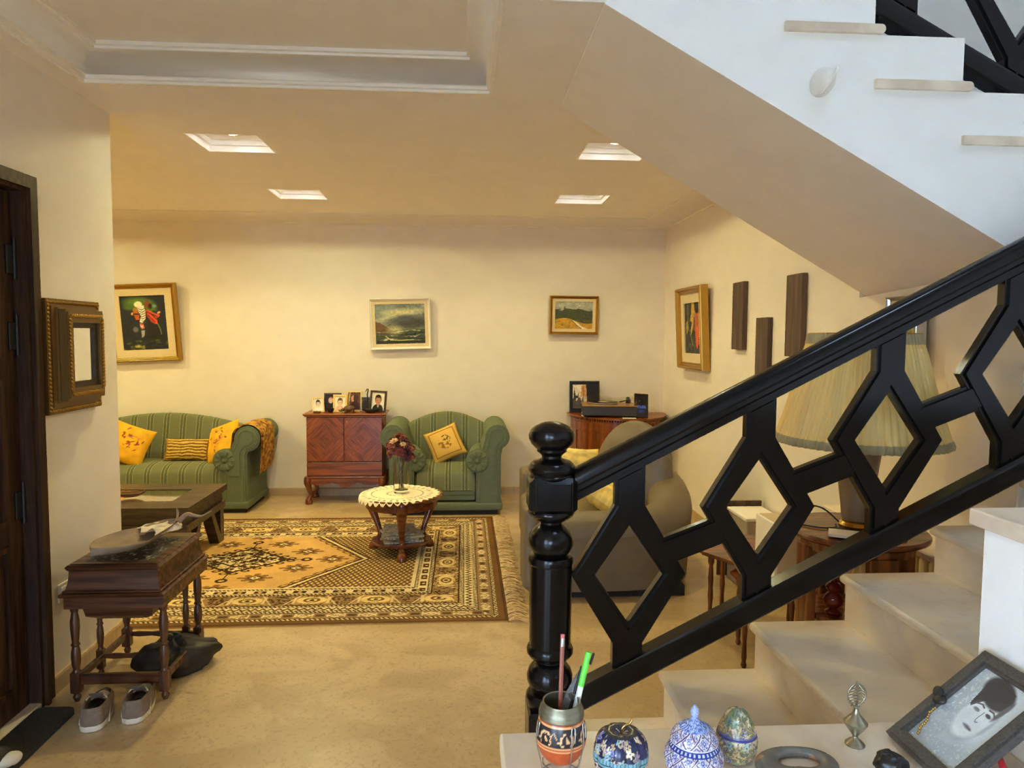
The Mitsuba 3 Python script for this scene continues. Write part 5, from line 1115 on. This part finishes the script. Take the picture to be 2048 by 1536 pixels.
def nest(key, cx, cy, r, z, legs, rot):
    P = Polygon([(r*math.cos(math.radians(rot+45*i)), r*math.sin(math.radians(rot+45*i))) for i in range(8)])
    part(key, 'top', xf(cat(ext(P, .012, 'xy', z-.012), ext(P.buffer(-.010, join_style=2), .010, 'xy', z-.022)), None, (cx, cy, 0)), 'table_wood', smooth=False)
    part(key, 'apron', xf(ext(P.buffer(-.05, join_style=2).difference(P.buffer(-.065, join_style=2)), .016, 'xy', z-.038), None, (cx, cy, 0)), 'table_wood', smooth=False)
    for x, y in legs:
        part(key, 'leg', lathe([(.008, 0), (.014, .012), (.009, .03), (.013, .05), (.010, .12), (.014, .18), (.011, .22), (.014, .26), (.010, z-.09), (.016, z-.08), (.016, z-.02)], 16, (x, y, 0)), 'side_wood', smooth=40)
n1 = thing('nest_table', 'small octagonal wooden nest table with slim turned legs beside the taupe armchair', 'side table')
nest(n1, 1.49, 3.60, .285, .43, ((1.285, 3.62), (1.41, 3.79), (1.70, 3.60), (1.63, 3.42)), 6)
n2 = thing('nest_table', 'lower octagonal nest table carrying the beige box, half hidden by the railing', 'side table')
nest(n2, 1.52, 3.27, .25, .385, ((1.29, 3.17), (1.36, 3.42), (1.70, 3.36), (1.62, 3.09)), 20)
mat('box_grey', lambda p, n, uv: mix(lin(176, 160, 136), lin(164, 148, 124), noise(p.x*20, p.y*20, p.z*20)), .6); mat('box_beige', lin(202, 182, 146), .55)
g = thing('storage_box', 'grey box with a pale lid standing on the floor against the right wall', 'box')
part(g, 'body', bx(1.67, 1.88, 4.12, 4.42, 0, .43, .006), 'box_grey'); part(g, 'lid', rb(1.662, 1.888, 4.112, 4.428, .43, .452, .008, 3), 'trim_white')
solo('board', 'thin brown board standing upright behind the grey box', 'board', bx(1.62, 1.90, 4.45, 4.468, 0, .48, .003), 'plank_wood', smooth=False)
g = thing('speaker_box', 'tall beige box with a white side standing on the low nest table', 'box')
part(g, 'body', bx(1.444, 1.66, 3.19, 3.42, .386, .66, .004), 'box_beige'); part(g, 'side_panel', bx(1.432, 1.444, 3.19, 3.42, .386, .66, .003), 'trim_white', label='white side panel')
solo('highlight_cloth', 'pale crumpled cloth shaped as the highlight beside the beige box on the nest table', 'wrapping', xf(surf(lambda u, v: np.stack([(u-.5)*.16, (v-.5)*.10, .006+.034*meshkit.fbm(np.stack([u*7, v*7, u*0], 1), 3, 4)*np.sin(u*PI)*np.sin(v*PI)*2], 1), 24, 18)[0], None, (1.50, 3.12, .386)), 'sheath_white', smooth=True)  # pale sheet models the highlight on cloth lying on the table
rad = thing('radiator', 'cream column radiator on the right wall under a marble shelf', 'radiator')
for i in range(15):
    y = 2.47+.062*i; part(rad, 'column', rb(1.832, 1.898, y, y+.050, .12, .645, .02, 3), 'radiator_cream' if False else 'box_beige', smooth=45)
part(rad, 'pipe', tube([(1.868, 2.45, .17), (1.868, 3.42, .17)], .014, 10), 'box_beige', smooth=True); part(rad, 'pipe', tube([(1.868, 2.45, .60), (1.868, 3.42, .60)], .014, 10), 'box_beige', smooth=True)
solo('marble_shelf', 'marble shelf on the right wall above the radiator', 'shelf', bx(1.755, XR, 2.41, 3.40, .678, .704, .005), 'cap_marble')
cb = thing('floor_cable', 'pale cable with a black plug on the floor by the right wall', 'cable')
part(cb, 'wire', tube(smoothp([(1.86, 6.1, .03), (1.84, 5.95, .006), (1.80, 5.75, .005), (1.82, 5.6, .005), (1.80, 5.45, .005), (1.84, 5.2, .005)], 8), .004, 6), 'trim_white', smooth=True)
part(cb, 'plug', rb(1.835, 1.885, 6.08, 6.15, .02, .085, .012, 3), 'wire_black')
# ------------------------------------------------------------------ ornaments on the low marble cap in the foreground
CZ = .8003
def toL(c): c = np.clip(np.asarray(c, float), 0, 255)/255; return np.where(c <= .04045, c/12.92, ((c+.055)/1.055)**2.4)
def rev(prof, n=96, k=3, lobes=0, depth=0.0):
    """Dense surface of revolution: mesh, angle and height fraction per vertex."""
    q = smoothp(prof, k); L = np.concatenate([[0], np.cumsum(np.linalg.norm(np.diff(q, axis=0), axis=1))]); L /= L[-1]
    t = np.linspace(0, 2*PI, n+1)
    r = q[:, 0][:, None]*(1-depth*(1-np.abs(np.cos(t*lobes/2))[None, :] ** .6) if lobes else 1+0*t[None, :])
    V = np.stack([r*np.cos(t), r*np.sin(t), np.repeat(q[:, 1][:, None], n+1, 1)], -1); m = len(q)
    i, j = np.meshgrid(np.arange(m-1), np.arange(n), indexing='ij'); a = (i*(n+1)+j).ravel()
    return tm(V.reshape(-1, 3), np.stack([a, a+1, a+n+2, a+n+1], 1)), np.tile(t, m), np.repeat(q[:, 1], n+1)
def ring_noise(t, z, f, s, o=3): return meshkit.fbm(np.stack([np.cos(t)*f, np.sin(t)*f, z*f*22+s], 1), o, s)
mat('wire_steel', lin(196, 196, 200), .18, metallic=1.0)
# gourd cup on a wire stand
GX, GY = .160, 1.135
gp = thing('gourd_cup', 'small orange and black painted gourd cup with a metal rim on the foreground marble ledge', 'cup')
m, t, z = rev([(.001, .026), (.016, .0275), (.029, .037), (.0375, .052), (.0412, .068), (.0405, .084), (.0375, .098), (.0352, .104)], 160, 6)
c = np.tile(np.array([168., 70, 30]), (len(t), 1))*(.85+.3*ring_noise(t, z, 2.5, 3))[:, None]
blk = (z > .070) & (z < .1005); c[blk] = (38, 28, 30)
for zl in (.0635, .0685, .1005): c[np.abs(z-zl) < .0011] = (226, 160, 106)
u = (t*7/(2*PI)) % 1; v = (z-.071)/.028
sw = np.abs(np.hypot((u-.35)/.34, (v-.35)/.5)-.8) < .13; sw |= (np.hypot((u-.42)/.12, (v-.42)/.2) < 1) & (np.hypot((u-.47)/.10, (v-.5)/.16) > 1); sw |= np.abs(v-.25-.5*np.sin(u*6.3)**2) < .05
c[blk & sw & (v > .08) & (v < .92) & (ring_noise(t, z, 9, 5) > .40)] = (222, 176, 128)
part(gp, 'bowl', xf(m, None, (GX, GY, CZ)), 'print_gloss', smooth=True, color=toL(c))
mat('pewter', lambda p, n, uv: mix(lin(150, 142, 116), lin(112, 106, 86), fbm(p.x*60, p.y*60, p.z*300, 3)), .38, metallic=.8)
part(gp, 'rim', shell([(.0355, .1035), (.0372, .106), (.0368, .112), (.0345, .119), (.0305, .125), (.0300, .1275), (.0310, .1285), (.0285, .1275), (.0285, .122), (.031, .112), (.032, .10), (.028, .05), (.012, .035), (0.0001, .034)], 56, (GX, GY, CZ)), 'pewter', smooth=35, label='dull metal rim')
ws = thing('wire_stand', 'little steel wire stand carrying the gourd cup', 'stand')
for r, z in ((.0335, .0018), (.030, .0255)): part(ws, 'ring', tube([(GX+r*math.cos(q), GY+r*math.sin(q), CZ+z) for q in np.linspace(0, 2*PI, 49)[:-1]], .0012, 6, closed=True), 'wire_steel', smooth=True)
for q in (195, 285, 318, 75):
    a_ = math.radians(q); cs, sn = math.cos(a_), math.sin(a_)
    path = [(.0335, .002, 0), (.0330, .02, 0), (.0385, .046, 0), (.0432, .068, 0), (.0422, .088, 0), (.0405, .099, .001), (.0395, .1025, .004), (.0405, .099, .0065), (.0424, .088, .006), (.0432, .078, .005)]
    part(ws, 'hook', tube(smoothp([(GX+r*cs-w*sn, GY+r*sn+w*cs, CZ+h) for r, h, w in path], 5), .0011, 6), 'wire_steel', smooth=True)
def rod(p0, p1, r0, r1=None, sides=6): return tube([p0, p1], [r0, r1 or r0], sides)
def along(p0, p1, f): return tuple(np.array(p0)+(np.array(p1)-np.array(p0))*f)
pc = thing('pencil', 'reddish brown pencil with a pink eraser standing in the gourd cup', 'pencil')
p0, p1 = (GX-.004, GY, CZ+.040), (GX+.0045, GY+.028, CZ+.226)
mat('pencil_paint', lin(142, 72, 52), .35); mat('eraser_pink', lin(208, 98, 104), .7)
part(pc, 'body', rod(along(p0, p1, 0), along(p0, p1, .90), .0037), 'pencil_paint', smooth=False); part(pc, 'ferrule', rod(along(p0, p1, .90), along(p0, p1, .97), .0039, sides=16), 'steel'); part(pc, 'eraser', rod(along(p0, p1, .97), along(p0, p1, 1), .0035, sides=16), 'eraser_pink')
mk = thing('marker', 'white felt pen with a bright green cap leaning in the gourd cup', 'pen')
p0, p1 = (GX+.008, GY+.004, CZ+.040), (GX+.0475, GY+.022, CZ+.198)
mat('marker_white', lin(232, 240, 242), .3); mat('marker_green', lin(96, 206, 60), .35)
part(mk, 'barrel', rod(along(p0, p1, 0), along(p0, p1, .66), .0050, .0050, 20), 'marker_white', smooth=40); part(mk, 'cap', rod(along(p0, p1, .655), along(p0, p1, 1), .0054, .0050, 20), 'marker_green', smooth=40)
part(mk, 'clip', xf(bx(-.0012, .0022, -.002, .002, -.018, .002, .0006), R('y', 18), (p1[0]+.0075, p1[1], p1[2]-.004)), 'iron')
pn = thing('grey_feather', 'grey feather and dark pen behind the green capped marker in the cup', 'feather')
p0, p1 = np.array((GX+.000, GY+.010, CZ+.045)), np.array((GX+.037, GY+.030, CZ+.170))
mat('feather_grey', lambda p, n, uv: mix(lin(136, 130, 122), lin(92, 88, 84), noise(p.x*300, p.y*300, p.z*900)), .8)
fe, _ = surf(lambda u, v: p0+(p1-p0)*u[:, None]+np.stack([(v-.75)*.022*np.sin(np.clip(u*1.15-.1, 0, 1)*PI)*.9, .002*np.sin(v*3), -(v-.5)*.006], 1), 24, 9)
part(pn, 'vane', fe, 'feather_grey', smooth=True); part(pn, 'shaft', tube([p0, p0+(p1-p0)*.5, p1], [.003, .0026, .0018], 8), 'iron', smooth=True)
# cloisonne pumpkin box
PX, PY = .2575, 1.128
pk = thing('pumpkin_box', 'dark blue cloisonne pumpkin shaped box with a gold stem on the marble ledge', 'box')
def millefiori(t, z, seed, grounds, r=.045, lat=.0125):
    rs = np.random.RandomState(seed); x, y = t*r, z; c = np.tile(np.array(grounds, float), (len(t), 1)); c *= (.7+.6*ring_noise(t, z, 6, seed))[:, None]
    pal = [(176, 142, 130), (150, 178, 176), (214, 196, 160), (52, 84, 176), (120, 96, 130), (186, 150, 110), (96, 140, 150)]
    W = 2*PI*r
    for k in range(54):
        fx, fz, R_ = rs.uniform(0, W), rs.uniform(z.min(), z.max()), rs.uniform(.0045, .0085); dx = (x-fx+W/2) % W-W/2; d = np.hypot(dx, z-fz); a = np.arctan2(z-fz, dx)
        p_ = R_*(.72+.28*np.cos(a*5)); pc_ = np.array(pal[rs.randint(len(pal))])
        c[d < p_*1.14] = (206, 182, 120); c[d < p_] = pc_; c[d < p_*.55] = pc_*.6+80; c[d < p_*.28] = (60, 50, 60)
    return c
prof_lo = [(.020, .0005), (.030, .004), (.0415, .018), (.0455, .034), (.0458, .0385)]
prof_hi = [(.0458, .0392), (.0455, .044), (.0425, .060), (.034, .073), (.022, .0785), (.010, .0765), (.001, .072)]
m, t, z = rev(prof_lo, 200, 10, 10, .07); c = millefiori(t, z, 3, (44, 36, 44)); c[(ring_noise(t, z, 12, 3) > .58)] = (206, 190, 170); c[z > .0345] = (112, 156, 160)
part(pk, 'base', xf(m, None, (PX, PY, CZ)), 'print_gloss', smooth=True, color=toL(c))
m, t, z = rev(prof_hi, 200, 12, 10, .09); c = millefiori(t, z, 8, (34, 34, 66)); c[z < .0465] = (116, 160, 164); c[(z < .0465) & (np.cos(t*46) > .75)] = (60, 84, 110); c[z > .0768] = (52, 48, 50)
part(pk, 'lid', xf(m, None, (PX, PY, CZ)), 'print_gloss', smooth=True, color=toL(c))
stem = smoothp([(0, 0, .071), (.001, -.002, .082), (.006, -.002, .088), (.013, 0, .089), (.017, 0, .094), (.018, 0, .098)], 6)
part(pk, 'stem', tube(stem+np.array([PX, PY, CZ]), np.linspace(.0026, .0015, len(stem)), 8), 'brass', smooth=True)
# blue and white lidded jar
JX, JY = .3745, 1.114
jr = thing('lidded_jar', 'blue and white enamelled lidded jar with a pointed finial on the marble ledge', 'jar')
def blue_white(t, z, seed, r=.045):
    x = t*r; c = np.tile(np.array([222., 222, 230]), (len(t), 1)); w = ring_noise(t, z, 9, seed, 4); w2 = ring_noise(t, z, 20, seed+1, 2)
    c[np.abs(w-.5) < .035] = (84, 78, 130); c[np.abs(w2-.5) < .05] = (116, 112, 160); c[np.abs(w2-.62) < .03] = (120, 84, 104)
    for sgn in (1, -1):
        q = ((x+sgn*z*.9)/.0236) % 1; c[np.abs(q-.5) < .055] = (88, 64, 96); c[np.abs(np.abs(q-.5)-.085) < .02] = (226, 216, 226)
    qx, qz = ((x+z*.9)/.0236) % 1, ((x-z*.9)/.0236) % 1; d = np.hypot(qx, qz-0); d = np.hypot(np.minimum(qx, 1-qx), np.minimum(qz, 1-qz)); c[(d < .22)] = (160, 160, 206); c[(d < .15)] = (54, 58, 132); c[d < .07] = (220, 216, 230)
    return c
m, t, z = rev([(.022, .0005), (.030, .004), (.042, .018), (.0475, .036), (.0450, .050), (.0380, .0600), (.0352, .0635), (.0352, .0665)], 240, 10); c = blue_white(t, z, 4); c[z > .0575] = (44, 54, 128); c[(z > .0585) & (z < .0625) & (np.cos(t*34) > .2)] = (196, 204, 232)
part(jr, 'body', xf(m, None, (JX, JY, CZ)), 'print_gloss', smooth=True, color=toL(c))
m, t, z = rev([(.0370, .0655), (.0384, .0670), (.0384, .0690), (.0365, .0750), (.031, .0845), (.022, .0910), (.0145, .0945), (.0095, .0985), (.0062, .1035), (.0052, .1070), (.0066, .1100), (.0072, .1140), (.0062, .1185), (.0036, .1230), (.001, .1260)], 240, 8); c = blue_white(t, z, 9, .034); c[z < .0690] = (206, 200, 206); bl = z > .0895; c[bl] = (70, 92, 168); c[bl & (ring_noise(t, z, 22, 4, 2) > .5)] = (176, 196, 232); c[z > .108] = c[z > .108]*.6+80
part(jr, 'lid', xf(m, None, (JX, JY, CZ)), 'print_gloss', smooth=True, color=toL(c))
# egg shaped cloisonne box
EX, EY = .4665, 1.168
eg = thing('egg_box', 'egg shaped multicoloured cloisonne box behind the blue and white jar', 'box')
def egg_cols(t, z, seed):
    c = millefiori(t, z, seed, (122, 112, 88), .033); w = ring_noise(t, z, 7, seed); c[np.abs(w-.5) < .02] = (206, 178, 104); c[(w > .60)] = c[(w > .60)]*.5+np.array([60, 74, 44])*.5; return c
m, t, z = rev([(.020, .0005), (.027, .004), (.0335, .020), (.0350, .034), (.0335, .045), (.0318, .0485)], 180, 10); c = egg_cols(t, z, 5); c[z > .0455] = (62, 58, 112); part(eg, 'base', xf(m, None, (EX, EY, CZ)), 'print_gloss', smooth=True, color=toL(c))
m, t, z = rev([(.0322, .0490), (.0305, .0550), (.0265, .0640), (.0225, .0715), (.0200, .0780), (.0150, .0840), (.008, .0880), (.001, .0892)], 180, 8); c = egg_cols(t, z, 12); c[z < .0515] = (92, 88, 130); c[(z > .066) & (np.cos(t*3+1) > .1)] = c[(z > .066) & (np.cos(t*3+1) > .1)]*.5+np.array([56, 92, 58])*.5; part(eg, 'lid', xf(m, None, (EX, EY, CZ)), 'print_gloss', smooth=True, color=toL(c))
# stone ring, perfume finial, pebble
def stone_col(p, n, uv): return mix(mix(lin(112, 104, 90), lin(78, 74, 66), fbm(p.x*50, p.y*50, p.z*50, 3)), lin(176, 120, 74), smoothstep(.58, .7, fbm(p.x*34+9, p.y*34, p.z*20, 2)))
mat('stone_ring', stone_col, .35)
def ringf(u, v):
    a_, b_ = u*2*PI, v*2*PI; w = .0165*(1+.45*np.cos(a_+2.4)); R_ = .042+.006*np.cos(a_*2+1)
    return np.stack([(R_+w*np.cos(b_))*np.cos(a_)*1.12, (R_+w*np.cos(b_))*np.sin(a_)*.92, .0085+.008*np.sin(b_)], 1)
m, _ = surf(ringf, 72, 24); solo('stone_ring', 'flat polished grey stone ring with rusty patches lying on the marble ledge', 'ornament', xf(m, R('z', 20), (.560, 1.135, CZ-.0003)), 'stone_ring', smooth=True)
pf = thing('silver_finial', 'small silver perfume holder with a leaf shaped filigree top on the marble ledge', 'ornament')
SX, SY2 = .694, 1.198
mat('old_silver', lambda p, n, uv: mix(lin(178, 170, 146), lin(132, 124, 104), fbm(p.x*90, p.y*90, p.z*90, 3)), .3, metallic=.9)
part(pf, 'body', lathe([(.0165, 0), (.0168, .0015), (.012, .007), (.006, .011), (.0042, .0155), (.006, .019), (.013, .028), (.0195, .0385), (.0200, .041), (.015, .047), (.0075, .055), (.0042, .062), (.004, .067), (.006, .069), (.0045, .071)], 36, (SX, SY2, CZ)), 'old_silver', smooth=35)
hw_ = lambda h: .0165*max(0, math.sin(min(1, max(0, (h-.070)/.043))*PI))**.7
out = [(SX-hw_(h), SY2, CZ+h) for h in np.linspace(.071, .113, 14)]; part(pf, 'filigree_edge', tube(out, .0013, 6), 'old_silver', smooth=True); part(pf, 'filigree_edge', tube([(2*SX-x, y, z) for x, y, z in out], .0013, 6), 'old_silver', smooth=True)
for i in range(7):
    h = .074+.0052*i; w = hw_(h+.002); part(pf, 'filigree_wire', tube(smoothp([(SX-w, SY2+.001, CZ+h-.003), (SX-.5*w, SY2-.003, CZ+h+.002), (SX, SY2, CZ+h), (SX+.5*w, SY2+.003, CZ+h+.002), (SX+w, SY2-.001, CZ+h-.003)], 5), .0012, 5), 'old_silver', smooth=True)
part(pf, 'filigree_stem', tube([(SX, SY2, CZ+.068), (SX, SY2, CZ+.115)], .0008, 6), 'old_silver', smooth=True)
def rock(u, v):
    a_, b_ = u*2*PI, (v-.5)*PI; d = np.stack([np.cos(a_)*np.cos(b_), np.sin(a_)*np.cos(b_), np.sin(b_)], 1); r = .9+.35*(meshkit.fbm(d*2.2+3, 3, 4)-.5); r = np.round(r*9)/9*.5+r*.5
    return d*r[:, None]*np.array([.029, .026, .023])
m, _ = surf(rock, 40, 20); solo('black_stone', 'small shiny black stone on the marble ledge before the leaning photo frame', 'stone', xf(m, None, (.703, 1.105, CZ+.0195)), 'obsidian' if False else 'black_frame', smooth=30)
# black and white photograph leaning against the step of the wall
W_, H_ = .172, .232
a = Art(150, 210, (196, 204, 204)); v = a.fbm(3, 3, 2); a.c *= (.92+.14*v[..., None])
a.ell(.20, .62, .26, .34, (168, 174, 172), rot=10, soft=.8); a.put((a.x < .42)*np.clip((a.fbm(26, 34, 5)-.52)*6, 0, 1), (224, 228, 226), .8)
a.ell(.34, .08, .62, .26, (150, 156, 154), soft=.7); a.put((a.y < .26)*np.clip((a.fbm(40, 52, 8)-.55)*6, 0, 1), (214, 220, 218), .7)
a.poly([(.40, .36), (.66, .38), (.64, .18), (.36, .16)], (164, 168, 166)); a.ell(.56, .545, .25, .285, (150, 154, 152), rot=-10, soft=.25); a.ell(.54, .56, .235, .275, (208, 212, 210), rot=-10, soft=.2); a.ell(.62, .42, .13, .10, (200, 204, 202), soft=.6)
a.ell(.50, .84, .30, .15, (66, 60, 58), rot=-14, soft=.2); a.ell(.76, .72, .035, .13, (96, 90, 88), rot=-8, soft=.5); a.poly([(.24, .88), (.30, .62), (.34, .60), (.42, .70), (.60, .78), (.72, .82), (.70, .92), (.40, .96)], (60, 54, 52))
a.line([(.36, .655), (.46, .675), (.52, .655)], .010, (70, 66, 64)); a.line([(.60, .665), (.68, .665), (.74, .635)], .010, (80, 76, 74)); a.ell(.45, .605, .055, .018, (72, 70, 70), rot=-4, soft=.5); a.ell(.66, .610, .05, .018, (72, 70, 70), rot=-8, soft=.5)
a.line([(.575, .62), (.565, .52), (.59, .495), (.62, .505)], .008, (126, 126, 124)); a.ell(.57, .415, .085, .020, (132, 128, 128), rot=-6, soft=.6); a.line([(.49, .422), (.57, .415), (.65, .405)], .006, (84, 80, 80)); a.ell(.42, .50, .10, .14, (190, 194, 192), soft=1.2, a=.6)
a.grain(.07, 90, 110)
lf = thing('photo_frame', 'black and white portrait photo in a grey frame leaning against the white wall', 'photo frame')
ang_ = math.degrees(math.atan2(.145, .178))     # lean from the ledge
bm = lambda m: xf(m, R('z', -90) @ R('x', -(90-ang_)) , (.770, 1.130, CZ+.001))
mat('frame_grey', lambda p, n, uv: mix(lin(74, 68, 60), lin(50, 46, 42), noise(p.x*320, p.y*320, p.z*320)), .6)
fr = sbox(-W_/2, 0, W_/2, H_).difference(sbox(-W_/2+.026, .026, W_/2-.026, H_-.026))
part(lf, 'frame', bm(cat(ext(fr, .014, 'xz', -.014), ext(sbox(-W_/2+.006, .006, W_/2-.006, H_-.006).difference(sbox(-W_/2+.020, .020, W_/2-.020, H_-.020)), .003, 'xz', -.017))), 'frame_grey', smooth=False)
m, c = art_plate(a, W_-.048, H_-.048); part(lf, 'photograph', bm(xf(m, None, (0, -.008, H_/2))), 'print', smooth=False, color=c, label='black and white portrait photograph')
part(lf, 'backing', bm(bx(-W_/2+.004, W_/2-.004, -.006, 0, .004, H_-.004)), 'iron', smooth=False)
br = thing('beaded_chain', 'gold bead chain with a black bow hung over the leaning photo frame', 'necklace')
ch = [(-.066+.0016*i+.002*math.sin(i*.9), -.0105-.0010*(i % 2), .100-.0042*i) for i in range(16)]
for q in ch: part(br, 'bead', bm(xf(trimesh.creation.icosphere(1, .0024), None, q)), 'brass', smooth=True)
part(br, 'bow', bm(cat(*[xf(trimesh.creation.icosphere(2, 1.0), R('y', rr), (x, -.019, z), (.013, .006, .009)) for x, z, rr in ((-.074, .116, 30), (-.058, .106, -20))])), 'black_leather', smooth=True, label='black ribbon bow')
for i in range(4): part(br, 'sprig', bm(tube([(-.066, -.017, .102), (-.072+.006*i, -.018, .116-.003*abs(i-1.5))], .0010, 5)), 'brass', smooth=True)
wb = thing('paper_bag', 'white paper bag with a red strap tucked behind the leaning photo frame', 'bag')
part(wb, 'body', xf(surf(lambda u, v: np.stack([.02*np.sin(v*PI)*np.sin(u*PI)+.006*np.sin(u*17+v*9), (u-.5)*.13, v*.10], 1), 26, 18)[0], R('y', 24), (.888, 1.005, CZ+.001)), 'trim_white', smooth=True)
mat('strap_red', lin(188, 36, 44), .6); mat('strap_brown', lin(140, 92, 84), .7)
part(wb, 'strap', tube(smoothp([(.875, 1.105, CZ+.052), (.862, 1.07, CZ+.046), (.852, 1.03, CZ+.030), (.86, .97, CZ+.008)], 6), .0055, 8, flat=.4), 'strap_red', smooth=True, label='red strap')
part(wb, 'stripe', tube(smoothp([(.902, 1.07, CZ+.092), (.893, 1.045, CZ+.070), (.886, 1.02, CZ+.045), (.88, 1.0, CZ+.02)], 6), .004, 8, flat=.4), 'strap_brown', smooth=True, label='brown stripe')
